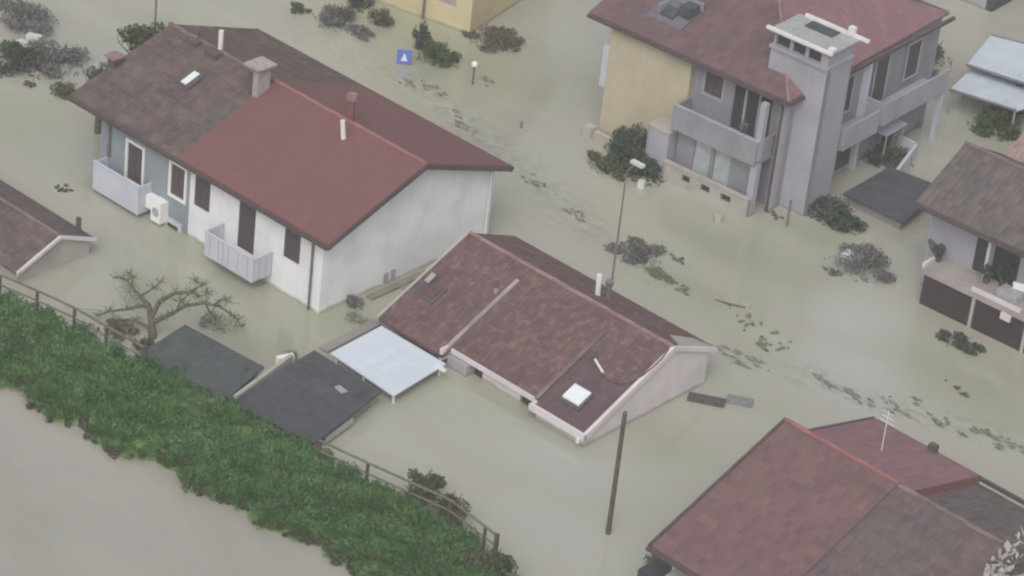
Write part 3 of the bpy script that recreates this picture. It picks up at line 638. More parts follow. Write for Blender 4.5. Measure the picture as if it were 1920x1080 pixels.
m = MB(); m.slab([(3.22, -13.0, .34), (3.30, -13.0, .34), (3.02, -11.4, .36), (2.94, -11.4, .36)], 0.22); part(m, 'fascia', 'cream', E, Oc)
m = MB(); m.box(2.35, 2.5, -10.75, -10.6, .60, .92); part(m, 'vent_box', 'soot', E)
m = MB(); m.slab([(1.5, -10.9, .70), (1.95, -11.0, .70), (2.0, -10.75, .71), (1.55, -10.7, .71)], 0.05); tag(m.build('roofing_scrap', M['metal']), 'small grey piece of sheet lying on the larger dark shed roof', 'scrap')
m = MB(); a = at(440, 742, .66); b = at(547, 664, .66); d = np.array([b[0]-a[0], b[1]-a[1]]); L = np.hypot(*d); d /= L; c = (a+b)/2
m.obj_box((c[0], c[1]), (d[0], d[1], 0), (-d[1], d[0], 0), L/2, 0.07, -1.0, .66); tag(m.build('garden_wall', M['cream']), 'narrow pale wall running between the two dark sheds', 'wall')
m = MB(); c = at(535, 668, .4); m.obj_box((c[0], c[1]), (0.3, 1, 0), (1, -0.3, 0), 0.32, 0.11, 0.0, .42); tag(m.build('plastic_crate', M['frame'], bevel=.03), 'small white box sticking out of the water behind the two sheds', 'box')
m = MB(); a = at(606, 655, .1); b = at(708, 602, .1); d = np.array([b[0]-a[0], b[1]-a[1]]); L = np.hypot(*d); d /= L; c = (a+b)/2
m.obj_box((c[0], c[1]), (d[0], d[1], 0), (-d[1], d[0], 0), L/2, 0.20, -1.0, .1); tag(m.build('garden_wall', M['lilac']), 'grey garden wall just breaking the water along the white canopy', 'wall')
# flat slab for the brownish muddy water between both houses
m = MB(); m.box(-2.9, -2.6, -4.9, -1.8, -1.0, 0.10); m.box(-2.597, -1.35, -3.4, -1.4, -1.0, .06); tag(m.build('passage_slab', M['mud']), 'flat brown muddy strip in the passage between the white gable and the brown roof', 'wall')

# ================================================================== 3 roof at the left edge
O3 = (-14, -13)
H3 = empty('cottage', (O3[0], O3[1], 0), 0, 'low cottage at the left edge with only roof and white gable above water', 'house')
gx = -11.4
def on_x(px, py, x):
    d = CF+CR*(px-960)/FPX-CU*(py-540)/FPX; p = CP+d*(x-CP[0])/d[0]; return p
pk, rc_, fc = on_x(112, 442, gx), on_x(178, 446, gx), on_x(30, 511, gx)
y_r, z_r, y_p, z_p, y_f, z_f = rc_[1], rc_[2], pk[1], pk[2], fc[1], fc[2]
print('cottage', y_r, z_r, y_p, z_p, y_f, z_f)
m = MB(); m.slab([(-24, y_f, z_f), (gx, y_f, z_f), (gx, y_p, z_p), (-24, y_p, z_p)], 0.1); r3 = part(m, 'roof', 'old', H3, O3)
m = MB(); m.slab([(gx, y_r, z_r), (-24, y_r, z_r), (-24, y_p, z_p), (gx, y_p, z_p)], 0.1); part(m, 'roof', 'brr', H3, O3)
m = MB(); m.tube([(-24, y_p, z_p), (gx, y_p, z_p)], 0.08, 8); part(m, 'ridge_cap', 'ridged', r3, O3)
m = MB(); m.prism_x([(y_f+.15, -1.5), (y_r-.15, -1.5), (y_r-.15, z_r-.08), (y_p, z_p-.12), (y_f+.15, z_f-.05)], -24, gx-.12); part(m, 'wall', 'cream', H3, O3)
m = MB(); m.slab([(gx+.003, y_f, z_f+.03), (gx+.1, y_f, z_f+.03), (gx+.1, y_p, z_p+.03), (gx+.003, y_p, z_p+.03)], 0.14); m.slab([(gx+.1, y_r, z_r+.03), (gx+.003, y_r, z_r+.03), (gx+.003, y_p, z_p+.03), (gx+.1, y_p, z_p+.03)], 0.14); part(m, 'bargeboard', 'pink', H3, O3)
p = at(147, 428, 1.0); m = MB(); m.tube([(p[0], p[1], .5), (p[0], p[1], 1.45)], 0.10, 8); part(m, 'flue_pipe', 'soot', H3, O3)

# ================================================================== 4 bottom right house
O4 = (20.5, -4.5)
H4 = empty('farmhouse', (O4[0], O4[1], 0), 0, 'house at the bottom right with a half muted red, half grey-brown roof', 'house')
m = MB(); m.prism_x([(-10.2, -1.5), (0.7, -1.5), (0.7, 1.90), (-4.0, 3.15), (-4.0, 3.86), (-4.3, 3.96), (-10.2, 2.00)], 16.6, 20.6)
m.prism_x([(-10.2, -1.5), (0.7, -1.5), (0.7, 1.60), (-4.0, 2.85), (-4.0, 3.82), (-4.3, 3.90), (-10.2, 1.96)], 20.603, 25.2); part(m, 'wall', 'pink', H4)
KR = 0.28
def slab4(m, x0, x1, dz=0, mode='f'):
    if mode == 'f': m.slab([(x0, -10.85, 2.0+dz), (x1, -10.85, 2.0+dz), (x1, -4.3, 4.2+dz), (x0, -4.3, 4.2+dz)], 0.13)
    else: m.slab([(x1, 1.2, 2.0+dz), (x0, 1.2, 2.0+dz), (x0, -4.25, 2.0+5.45*KR+dz), (x1, -4.25, 2.0+5.45*KR+dz)], 0.13)
m = MB(); slab4(m, 16.1, 20.85); r4 = part(m, 'roof', 'brl', H4, O4); r4['label'] = 'muted red front slope'
m = MB(); slab4(m, 16.1, 20.62, 0.0, 'r'); part(m, 'roof', 'urr', H4, O4)['label'] = 'smooth red rear slope'
m = MB(); slab4(m, 20.852, 25.6, -0.06); part(m, 'roof', 'brr', H4, O4)['label'] = 'mottled grey-brown front slope'
m = MB(); slab4(m, 20.665, 25.6, -0.30, 'r'); part(m, 'roof', 'frr', H4, O4)['label'] = 'grey-brown rear slope'
m = MB(); m.tube([(16.1, -4.3, 4.19), (20.85, -4.3, 4.19)], 0.09, 8); part(m, 'ridge_cap', 'ridger', r4, O4)
m = MB(); m.tube([(20.86, -4.3, 4.13), (25.6, -4.3, 4.13)], 0.09, 8); part(m, 'ridge_cap', 'ridged', H4, O4)
m = MB(); m.slab([(16.0, -10.9, 2.04), (16.097, -10.9, 2.04), (16.097, -4.3, 4.25), (16.0, -4.3, 4.25)], 0.22); m.slab([(16.097, 1.2, 2.03), (16.0, 1.2, 2.03), (16.0, -4.25, 2.03+5.45*KR), (16.097, -4.25, 2.03+5.45*KR)], 0.2)
part(m, 'bargeboard', 'gutter', H4, O4)
m = MB(); m.box(16.0, 25.1, -10.99, -10.86, 1.82, 1.95); part(m, 'gutter', 'gutter', H4, O4)
m = MB(); m.box(16.1, 25.1, 1.205, 1.33, 1.80, 1.93); part(m, 'gutter', 'gutter', H4, O4)
m = MB(); m.slab([(20.66, 1.2, 2.02), (20.625, 1.2, 2.02), (20.625, -4.0, 2.02+5.2*KR), (20.66, -4.0, 2.02+5.2*KR)], 0.42); part(m, 'step_flashing', 'rust', H4, O4)
m = MB(); m.tube([(18.05, -1.17, 2.5), (18.05, -1.17, 4.3)], 0.018, 6)
for k in range(3): m.tube([(17.85-.05*k, -1.17, 4.2-k*.18), (18.25+.05*k, -1.17, 4.2-k*.18)], 0.012, 4)
part(m, 'antenna', 'wmetal', H4, O4)
m = MB(); m.box(18.55, 18.85, 0.95, 1.2, 2.0, 2.32); part(m, 'vent_box', 'soot', H4, O4)
# white rubble-like creeper on the far verge
m = MB()
for k in range(80):
    y = rng.uniform(-5.8, -3.6); z = 2.0+(y+10.85)*(2.2/6.55); p = np.array([25.55+rng.uniform(-.25, .35), y, z+rng.uniform(-.1, .2)]); a = rng.normal(size=3)*.09; b_ = rng.normal(size=3)*.07
    m.poly([p-a, p+b_, p+a, p-b_], uv=[(0, 0)]*4)
part(m, 'flowering_creeper', 'cream', H4, O4)
# things under its eave at the bottom
for px, py, lab, mt, rr in ((1232, 1052, 'grey-green bush at the corner of the muted red roof, bottom of the picture', 'shrubr', (.55, .5, .35)),):
    p = at(px, py, .2); shrub(p, rr, M[mt], 500, .14, lab)
m = MB(); p = at(1245, 1075, .5); m.obj_box((p[0], p[1]), (1, 0, 0), (0, 1, 0), .7, .5, -0.5, .5); tag(m.build('rain_tank', M['slate'], bevel=.08), 'dark tank standing in the water below the muted red roof', 'tank')
m = MB(); m.slab([(16.75, -10.75, 1.1), (18.7, -10.75, 1.1), (18.7, -10.25, 1.16), (16.75, -10.25, 1.16)], 0.07); part(m, 'door_canopy', 'cream', H4, O4)

# ================================================================== 5 upper right three-storey house
A5 = rad(3.5); O5 = (-6.45, 12.0)
H5 = empty('apartment_house', (O5[0], O5[1], 0), A5, 'tall cream and lilac house at the top right with balconies and a stair tower', 'house')
def P5(mb, name, mat, parent=None, bevel=0): return mb.build(name, M[mat] if isinstance(mat, str) else mat, parent or H5, bevel)
XB = 8.75
m = MB(); m.box(0, 4.1, .3, 11.5, -1.5, 5.06); m.facade(.2, 0, 4.1, -1.5, 5.05, [], .1); P5(m, 'wall', 'yellow')
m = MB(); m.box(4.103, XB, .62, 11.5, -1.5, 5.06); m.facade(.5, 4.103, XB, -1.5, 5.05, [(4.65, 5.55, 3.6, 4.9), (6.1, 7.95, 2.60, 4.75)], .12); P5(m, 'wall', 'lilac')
def window5(y, *a, **k): return window(H5, y, *a, **k)
wq = window5(.5, 4.65, 5.55, 3.6, 4.9, 'shut'); wq.data.materials[0] = M['lilacl']
m = MB(); m.box(6.1, 7.95, .58, .61, 2.6, 4.75); P5(m, 'balcony_door', 'dark')
m = MB(); m.box(6.62, 6.72, .50, .575, 2.6, 4.74); m.box(7.30, 7.38, .50, .575, 2.6, 4.74); P5(m, 'door_frame', 'lilacl')
# balcony
m = MB(); m.box(4.35, 8.35, -.85, .497, 2.32, 2.48); bb = P5(m, 'balcony', 'lilac')
m = MB(); m.box(4.35, 8.35, -.95, -.853, 2.30, 3.36); m.box(4.27, 4.347, -.95, .18, 2.30, 3.36); m.box(8.353, 8.43, -.95, .49, 2.30, 3.36); P5(m, 'parapet', 'lilac', bb)
m = MB(); m.box(4.25, 8.46, -.98, -.83, 3.363, 3.42); P5(m, 'handrail', 'lilacl', bb)
m = MB(); m.box(8.20, 8.50, -.82, -.52, -1.0, 2.315); m.box(8.22, 8.48, -.82, -.56, 2.49, 5.02); P5(m, 'column', 'lilacl')
m = MB(); m.box(3.3, 4.25, -.95, .195, -1.5, 2.0); m.box(3.25, 3.298, -1.0, .195, -1.5, 2.06); P5(m, 'side_wall', 'lilacl')
m = MB(); m.box(3.2, 4.30, -1.0, .19, 2.005, 2.09); P5(m, 'coping', 'cream')
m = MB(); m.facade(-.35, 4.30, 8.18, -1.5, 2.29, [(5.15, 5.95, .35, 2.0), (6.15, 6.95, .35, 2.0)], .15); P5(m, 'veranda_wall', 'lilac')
for a in (5.15, 6.15):
    m = MB(); m.box(a, a+.8, -.27, -.22, .35, 2.0); P5(m, 'glazed_door', 'glass')
m = MB(); m.facade(-1.05, 4.3, 8.45, -1.5, .80, [(5.2, 5.6, .30, .62), (6.15, 6.6, .28, .60), (7.15, 7.65, .28, .60)], .14); m.box(4.25, 8.5, -1.1, -.88, .803, .87); pp = P5(m, 'porch_parapet', 'cream')
m = MB(); m.box(4.3, 8.45, -.905, -.88, -1.5, .79); P5(m, 'hole_shade_sheet', 'dark', pp)  # dark sheet painted as the shade behind the parapet holes
m = MB(); m.tube([(8.62, -.10, 5.1), (8.66, .12, 4.7), (8.66, .12, -.4)], 0.06, 8); P5(m, 'downpipe', 'gutter')
m = MB(); m.box(8.5, XB+.02, .2, .495, -1.5, 5.05); P5(m, 'corner_pier', 'lilacl')
# tower
TW = (-0.23, 0.28, -0.22)
def PT(mb, name, mat, parent=None, bevel=0):
    mb.v = [(x+TW[0], y+TW[1], z+TW[2]) for x, y, z in mb.v]; return P5(mb, name, mat, parent, bevel)
m = MB(); m.box(7.45, 10.15, .62, 2.4, -1.5, 6.78); PT(m, 'tower_wall', 'lilacl')
for x0, x1 in ((7.5, 7.58), (8.25, 8.40), (9.0, 9.15)): m = MB(); m.box(x0, x1, .68, .80, 6.892, 7.452); PT(m, 'mullion', 'lilacl')
m = MB(); m.box(9.75, 10.1, .68, .80, 6.892, 7.452); m.box(10.0, 10.1, .80, 2.25, 6.892, 7.452); m.box(7.5, 10.1, 2.25, 2.36, 6.892, 7.452); PT(m, 'tower_top_wall', 'lilacl')
m = MB(); m.box(7.6, 9.98, .84, .88, 6.9, 7.45); PT(m, 'tower_glazing', 'dark')
m = MB(); m.box(7.40, 10.2, .52, 2.45, 6.785, 6.89); PT(m, 'sill', 'lilacl')
m = MB(); m.box(7.3, 10.25, .50, 2.60, 7.455, 7.54); tr = PT(m, 'tower_roof', 'metal')
m = MB(); m.box(7.2, 10.35, .42, .56, 7.545, 7.66); PT(m, 'roof_beam', 'wmetal', tr)
m = MB(); m.box(7.6, 10.65, 2.52, 2.66, 7.545, 7.67); PT(m, 'roof_beam', 'wmetal', tr)
m = MB(); m.box(10.1, 10.36, .45, .75, 7.665, 7.80); PT(m, 'vent_cap', 'wmetal', tr)
m = MB(); m.box(9.7, 9.95, 2.45, 2.70, 7.675, 7.95); PT(m, 'vent_cap', 'wmetal', tr)
m = MB(); m.tube([(10.21, .72, 6.7), (10.21, .72, -.3)], .05, 8); PT(m, 'downpipe', 'pipe')
m = MB(); m.box(8.1, 9.4, 1.8, 2.4, 7.545, 7.60); PT(m, 'roof_opening', 'slate', tr)
# hipped roof
e, zt = 5.2, 0.13
A_ = (-1.0, -.12, e); B_ = (9.05, -.12, e); Cc = (8.75, 12.0, e); R1 = (-.6, 5.6, 7.6); R2 = (3.9, 5.6, 7.6); D_ = (-1.0, 12.0, e)
m = MB(); m.slab([A_, B_, R2, R1], zt); rf = P5(m, 'roof', 'ur')
m = MB(); m.slab([B_, Cc, R2], zt); P5(m, 'roof', 'urr')
m = MB(); m.slab([Cc, D_, R1, R2], zt); P5(m, 'roof', 'ur')
m = MB(); m.tube([B_, R2], 0.09, 8); m.tube([R2, R1], .09, 8); P5(m, 'ridge_cap', 'ridge', rf)
m = MB(); m.box(-1.0, 9.1, -.25, -.123, 5.0, 5.13); P5(m, 'gutter', 'gutter')
m = MB(); m.box(9.0, 9.14, -.2, 11.9, 5.0, 5.13); P5(m, 'gutter', 'gutter')
# roof terrace cut into the front slope
def z5(y): return 5.2+(y+.12)*(2.4/5.72)
m = MB(); on_slope_box(m, 1.2, 3.0, .75, 2.3, .10, z5); dd = P5(m, 'roof_terrace', 'dusk')
m = MB(); on_slope_box(m, 1.75, 2.35, 1.0, 1.5, .22, z5); m.box(2.45, 3.0, 1.2, 1.9, z5(1.9), z5(1.9)+.35); P5(m, 'terrace_door', 'slate', dd)
m = MB(); m.box(1.6, 1.72, .95, 1.6, z5(1.5), z5(1.5)+.35); m.box(1.9, 3.1, 1.95, 2.02, z5(2.1), z5(2.1)+.36); m.box(1.2, 1.9, 2.3, 2.4, z5(2.4), z5(2.4)+.2); P5(m, 'terrace_frame', 'lilac', dd)
# right-hand facade with balconies
m = MB()
for (y0, y1, z0, z1) in ((4.0, 5.0, 3.0, 4.6), (6.6, 7.6, 2.6, 4.7), (9.0, 10.0, 3.0, 4.6), (4.6, 5.8, .2, 2.0), (8.0, 9.0, .2, 2.0)):
    m = MB(); m.box(XB+.002, XB+.05, y0, y1, z0, z1); w_ = P5(m, 'side_window', 'shut')
    g = MB(); g.box(XB+.051, XB+.10, y0-.07, y0+.02, z0-.07, z1+.07); g.box(XB+.051, XB+.10, y1-.02, y1+.07, z0-.07, z1+.07); g.box(XB+.051, XB+.10, y0+.02, y1-.02, z0-.07, z0); g.box(XB+.051, XB+.10, y0+.02, y1-.02, z1, z1+.07); P5(g, 'frame', 'lilacl', w_)
for (y0, y1, z0) in ((6.0, 10.8, 2.35), (3.1, 5.6, 2.2)):
    m = MB(); m.box(XB+.003, XB+1.15, y0, y1, z0, z0+.15); q = P5(m, 'balcony', 'lilacl'); q['label'] = 'side balcony'
    m = MB(); m.box(XB+1.10, XB+1.18, y0, y1, z0-.02, z0+1.0); m.box(XB+.004, XB+1.09, y0-.08, y0-.003, z0-.02, z0+1.0); P5(m, 'parapet', 'lilacl', q)
m = MB(); m.box(XB+.003, XB+.28, 5.75, 5.95, -1, 5.0); P5(m, 'pilaster', 'panel')
m = MB(); m.box(XB+.9, XB+1.1, 10.6, 10.8, -1, 2.33); P5(m, 'column', 'panel')
# low yard wall left of it
m = MB(); a = at(1108, 238, .35); b = at(1180, 278, .35); d = np.array([b[0]-a[0], b[1]-a[1]]); L = np.hypot(*d); d /= L; c = (a+b)/2
m.obj_box((c[0], c[1]), (d[0], d[1], 0), (-d[1], d[0], 0), L/2, .12, -1, .32); m.obj_box((a[0]+.1, a[1]-.15), (1, 0, 0), (0, 1, 0), .2, .2, -1, .5); tag(m.build('garden_wall', M['cream']), 'pale low wall in front of the cream yellow house wall', 'wall')
p = at(1140, 130, 2.6); m = MB(); m.box(-.32, -.02, .25, .9, 2.0, 3.9); P5(m, 'side_bay', 'panel')
# potted plant on the balcony
pot = empty('potted_plant', (1.0, 11.9, 2.48), 0, 'plant in a white pot in the balcony doorway of the tall lilac house', 'potted plant')
m = MB(); m.tube([(0, 0, 0), (0, 0, .45)], [.16, .24], 12); m.build('pot', M['frame'], pot)
m = MB(); m.tube([(0, 0, .4), (0.02, 0, 1.0)], .03, 6); m.build('stem', M['bark'], pot)
m = MB(); leaves(m, (0, 0, 1.05), (.22, .22, .35), 110, .16); m.build('foliage', M['shrubr'], pot)

# white awning, fence, dark lean-to, shrubs by the tall house
E = empty('awning', tuple(at(1645, 235, 1.2)), rad(8), 'flat pale lilac awning beside the tower of the tall house', 'awning')
m = MB(); m.slab([(-.9, -.55, .12), (.85, -.75, .12), (1.0, .75, .2), (-.7, .95, .2)], .05); m.build('sheet_roof', M['panel'], E)
for x, y in ((-.8, -.5), (.8, -.65), (.9, .65), (-.65, .85)):
    m = MB(); m.tube([(x, y, -2.2), (x, y, .07)], .035, 6); m.build('post', M['metal'], E)
def lowwall(p0, p1, z, th, mat, name, label, cat):
    a = at(*p0, z); b = at(*p1, z); d = np.array([b[0]-a[0], b[1]-a[1]]); L = np.hypot(*d); d /= L; c = (a+b)/2
    m = MB(); m.obj_box((c[0], c[1]), (d[0], d[1], 0), (-d[1], d[0], 0), L/2, th/2, -1, z); return tag(m.build(name, M[mat]), label, cat)
lowwall((1718, 270), (1668, 338), .6, .14, 'panel', 'yard_wall', 'white low wall running down toward the dark lean-to roof', 'wall')
lowwall((1688, 254), (1716, 267), .6, .12, 'panel', 'yard_wall', 'short white wall stub behind the long white low wall', 'wall')
E = empty('lean_to', tuple(at(1668, 388, 0)), rad(5), 'low dark lean-to roof between the tall house and the grey-roofed house', 'lean-to')
m = MB(); m.slab([(-1.5, -1.3, .50), (1.5, -1.5, .50), (1.3, 1.7, .85), (-1.1, 1.5, .85)], .09); m.build('roof', M['slate'], E)
m = MB(); m.slab([(-1.35, -1.1, .40), (1.3, -1.3, .40), (1.1, 1.4, .7), (-.95, 1.3, .7)], 1.8); m.build('wall', M['lilac'], E)

# ================================================================== 6 right-edge house with garages
A6 = rad(3.0); O6 = (10.4, 11.85)
H6 = empty('garage_house', (O6[0], O6[1], 0), A6, 'house at the right edge with brown garage doors below a terrace', 'house')
def P6(mb, name, mat, parent=None, bevel=0): return mb.build(name, M[mat], parent or H6, bevel)
m = MB(); m.box(-.75, 12, 1.35, 5.4, -1.5, 3.80); m.facade(1.25, -.75, 12, -1.5, 3.80, [(1.35, 1.95, 1.6, 3.6), (2.15, 3.3, 1.6, 3.6)], .1); P6(m, 'wall', 'lilacl')
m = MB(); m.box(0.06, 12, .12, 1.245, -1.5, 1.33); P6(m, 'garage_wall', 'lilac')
for k in range(5):
    x0 = .08+k*2.37; m = MB(); m.box(x0, x0+2.22, .0, .115, -1.0, 1.32)
    for j in range(7): m.box(x0+.02, x0+2.20, -.012, -.001, -.55+j*.26, -.55+j*.26+.22)
    P6(m, 'garage_door', 'garage')
for k in range(1, 5): m = MB(); m.box(-.07+k*2.37, .07+k*2.37, -.04, .11, -1.0, 1.32); P6(m, 'door_post', 'cream')
m = MB(); m.box(-.05, 12, -.10, 1.24, 1.335, 1.60); tz = P6(m, 'terrace', 'terr')
m = MB(); m.box(2.2, 4.4, -.12, .02, 1.603, 1.74); P6(m, 'terrace_kerb', 'pink', tz)
m = MB(); m.box(-.05, .08, -.09, 1.2, 1.603, 1.8); P6(m, 'terrace_kerb', 'pink', tz)
m = MB(); m.box(1.35, 1.95, 1.31, 1.34, 1.6, 3.6); P6(m, 'terrace_door', 'dark')
m = MB(); m.box(2.15, 3.3, 1.31, 1.34, 1.6, 3.6); P6(m, 'terrace_door', 'dark')
m = MB(); m.box(1.97, 2.10, 1.0, 1.24, 1.605, 3.85); P6(m, 'post', 'pink')
m = MB(); m.box(-.05, .05, 1.14, 1.248, 3.25, 3.55); m.box(.62, .74, 1.14, 1.248, 3.2, 3.5); m.box(4.3, 4.42, 1.14, 1.248, 2.8, 3.2); P6(m, 'wall_lamp', 'frame')
x0r = -1.05
m = MB(); m.slab([(x0r, .3, 3.9), (12.3, .3, 3.9), (12.3, 3.3, 5.4), (x0r, 3.3, 5.4)], .13); r6 = P6(m, 'roof', 'frr')
m = MB(); m.slab([(12.3, 6.3, 3.9), (x0r, 6.3, 3.9), (x0r, 3.3, 5.4), (12.3, 3.3, 5.4)], .13); P6(m, 'roof', 'frr')
m = MB(); m.tube([(x0r, 3.3, 5.4), (12.3, 3.3, 5.4)], .09, 8); P6(m, 'ridge_cap', 'ridged', r6)
m = MB(); m.prism_x([(1.36, 3.7), (5.39, 3.7), (3.3, 5.2)], -.75, 12); P6(m, 'gable_wall', 'lilacl')
m = MB(); m.box(x0r, 12.3, .18, .297, 3.70, 3.82); P6(m, 'gutter', 'gutter')
# things on and below the terrace
def potted(px, py, z, lab, s=1.0, mt='shrubd', n=160):
    p = at(px, py, z); e_ = empty('potted_plant', (p[0], p[1], z), 0, lab, 'potted plant', 'potted plants on the terrace')
    m = MB(); m.tube([(0, 0, 0), (0, 0, .3*s)], [.12*s, .17*s], 10); m.build('pot', M['soot'], e_)
    m = MB(); leaves(m, (0, 0, .6*s), (.36*s, .34*s, .36*s), n, .14); m.build('foliage', M[mt], e_)
potted(1880, 538, 1.6, 'round dark plant on the terrace above the garages, in front of the dark door', 1.15, 'shrubd', 260)
potted(1848, 530, 1.6, 'smaller bush left of the round dark plant on the terrace', .9)
potted(1758, 490, 1.6, 'small plant at the left end of the terrace', .8)
m = MB(); p = at(1893, 560, 1.6); m.obj_box((p[0], p[1]), (1, 0, 0), (0, 1, 0), .45, .3, 1.61, 1.95); tag(m.build('planter_box', M['metal'], bevel=.03), 'grey planter box on the terrace edge above the garages', 'planter')
for px, py, lab in ((1910, 536, 'upper of two white seats at the right end of the terrace'), (1905, 556, 'lower of two white seats at the right end of the terrace')):
    p = at(px, py, 1.75); e_ = empty('garden_chair', (p[0], p[1], 1.60), rad(20), lab, 'chair', 'white seats on the terrace')
    m = MB(); m.box(-.22, .22, -.2, .2, .24, .30); m.build('seat', M['frame'], e_, .01)
    m = MB(); m.box(-.22, .22, .205, .25, .10, .62); m.build('backrest', M['frame'], e_, .01)
    for x in (-.18, .18):
        for y in (-.17, .17): m = MB(); m.tube([(x, y, 0.005), (x, y, .238)], .02, 6); m.build('leg', M['frame'], e_)
m = MB(); a = aty(1742, 448, 12.6); b = aty(1756, 478, 12.6); m.tube([tuple(a), ((a[0]+b[0])/2+.05, 12.6, (a[2]+b[2])/2), tuple(b)], [.07, .16, .06], 8); tag(m.build('closed_parasol', M['slate']), 'dark folded parasol leaning at the left corner of the terrace house', 'parasol')
m = MB(); a = aty(1889, 592, 11.9); m.obj_box((a[0], 11.98), (1, 0, 0), (0, 1, 0), .22, .05, a[2]-.15, a[2]+.12); m.v = [(x, y-.2, z) for x, y, z in m.v]; tag(m.build('wall_sign', M['pink']), 'small pale box fixed over the garage doors', 'box')
# pink-roofed neighbour
H7 = empty('neighbour_house', (11.5, 23, 0), rad(3), 'faded pink tiled roof behind the grey-roofed house at the right edge', 'house')
m = MB(); m.slab([(-3.7, -2.6, 2.6), (6, -2.6, 2.6), (6, 1.4, 4.4), (-3.7, 1.4, 4.4)], .13); P = m.build('roof', M['pkr'], H7)
m = MB(); m.slab([(6, 5.4, 2.6), (-3.7, 5.4, 2.6), (-3.7, 1.4, 4.4), (6, 1.4, 4.4)], .13); m.build('roof', M['pkr'], H7)
m = MB(); m.tube([(-3.7, 1.4, 4.4), (6, 1.4, 4.4)], .1, 8); m.build('ridge_cap', M['ridge'], P)
m = MB(); m.prism_x([(-2.3, -1.5), (5.1, -1.5), (5.1, 2.5), (1.4, 4.2), (-2.3, 2.5)], -3.3, 5.8); m.build('wall', M['cream'], H7)

# ================================================================== pale blue sheet roofs (greenhouse-like carports)
def carport(quad, z, label, mat='bsheet'):
    P4 = [at(x, y, z) for x, y in quad]; c = sum(P4)/4
    e_ = empty('carport', (c[0], c[1], 0), 0, label, 'carport', 'pale blue sheet roofs at the top right')
    q = [(p[0]-c[0], p[1]-c[1], z) for p in P4]
    m = MB(); m.slab(q, .05); m.build('sheet_roof', M[mat], e_)
    m = MB(); m.tube([(a[0], a[1], z+.02) for a in (q[0], q[1])], .06, 6); m.tube([(a[0], a[1], z+.02) for a in (q[3], q[2])], .05, 6); m.build('edge_beam', M['pipe'], e_)
    for a in q: m = MB(); m.tube([(a[0]*.95, a[1]*.95, -1), (a[0]*.95, a[1]*.95, z-.055)], .05, 6); m.build('post', M['metal'], e_)
carport([(1780, 168), (1905, 208), (2010, 180), (1822, 128)], 1.2, 'nearer and lower of the two pale blue sheet roofs')
carport([(1812, 122), (1990, 180), (2070, 120), (1858, 66)], 1.6, 'farther and larger of the two pale blue sheet roofs')

# ================================================================== yellow house at the top
A8 = rad(12.5); O8 = (-15.82, 14.19)
H8 = empty('yellow_house', (O8[0], O8[1], 0), A8, 'yellow house cut off by the top edge of the picture', 'house')
def P8(mb, name, mat, parent=None): return mb.build(name, M[mat], parent or H8)
m = MB(); m.box(-8.5, 0, .1, 7.5, -1.5, 5.4); m.facade(0, -8.5, 0, -1.5, 5.4, [(-1.7, -.8, 1.05, 2.5), (-5.4, -4.5, 1.05, 2.5)], .1); P8(m, 'wall', 'yellow2')
for a in (-1.7, -5.4):
    m = MB(); m.box(a, a+.9, .04, .07, 1.05, 2.5)
    for k in range(12): m.box(a+.05, a+.85, .028, .039, 1.1+k*.115, 1.16+k*.115)
    P8(m, 'window_shutter', 'brick')
m = MB(); m.tube([(-2.35, -.08, 5.3), (-2.35, -.08, -.4)], .06, 8); P8(m, 'downpipe', 'pipe')
m = MB(); m.prism_x([(.1, 5.41), (7.5, 5.41), (3.8, 7.1)], -8.3, -.2); P8(m, 'gable_wall', 'yellow2')
m = MB(); m.slab([(-9, -.6, 5.4), (.6, -.6, 5.4), (.6, 3.8, 7.25), (-9, 3.8, 7.25)], .12); m.slab([(.6, 8.2, 5.4), (-9, 8.2, 5.4), (-9, 3.8, 7.25), (.6, 3.8, 7.25)], .12); P8(m, 'roof', 'ur')
# pale building in the top right corner
H9 = empty('pale_house', tuple(at(1850, 20, 0)), rad(5), 'corner of a pale grey house at the top right edge of the picture', 'house')
m = MB(); m.box(-3.6, -.1, 0, 5, -1.5, 4.5); m.build('wall', M['lilacl'], H9)
m = MB(); m.box(-.09, 0.25, .05, 5, -1.5, 4.4); m.build('side_wall', M['slate'], H9)
m = MB(); m.slab([(-4, -.5, 4.5), (.6, -.5, 4.5), (.6, 5.5, 4.8), (-4, 5.5, 4.8)], .15); m.build('roof', M['ur'], H9)

# ================================================================== railings along the bank
def railing(pts, label, h=.95):
    """hand rail, lower rail and posts"""
    p0 = pts[0]; e_ = empty('railing', (p0[0], p0[1], 0), 0, label, 'railing', 'grey railings along the embankment')
    q = [(p[0]-p0[0], p[1]-p0[1], p[2]) for p in pts]
    m = MB(); m.tube(q, .045, 8); m.build('handrail', M['railm'], e_)
    m = MB(); m.tube([(x, y, z-.42) for x, y, z in q], .035, 8); m.build('lower_rail', M['railm'], e_)
    m = MB(); L = 0
    for a, b in zip(q, q[1:]):
        a = np.array(a); b = np.array(b); l = np.linalg.norm(b-a); k = 0
        while k < l-.3:
            c = a+(b-a)*k/l; mm = MB(); mm.box(c[0]-.045, c[0]+.045, c[1]-.045, c[1]+.045, c[2]-1.5, c[2]-.03); mm.build('post', M['wood'], e_); k += 1.75
    c = np.array(q[-1]); mm = MB(); mm.box(c[0]-.06, c[0]+.06, c[1]-.06, c[1]+.06, c[2]-1.6, c[2]+.06); mm.build('post', M['wood'], e_)
zr = 1.45
railing([at(600, 826, zr), at(690, 868, zr), at(845, 938, zr), at(932, 1004, zr-.05)], 'grey railing along the embankment right of the dark sheds')
railing([at(-60, 488, zr), at(0, 515, zr), at(70, 545, zr), at(140, 577, zr), at(200, 612, zr), at(272, 652, zr-.1)], 'grey railing along the embankment at the left edge')
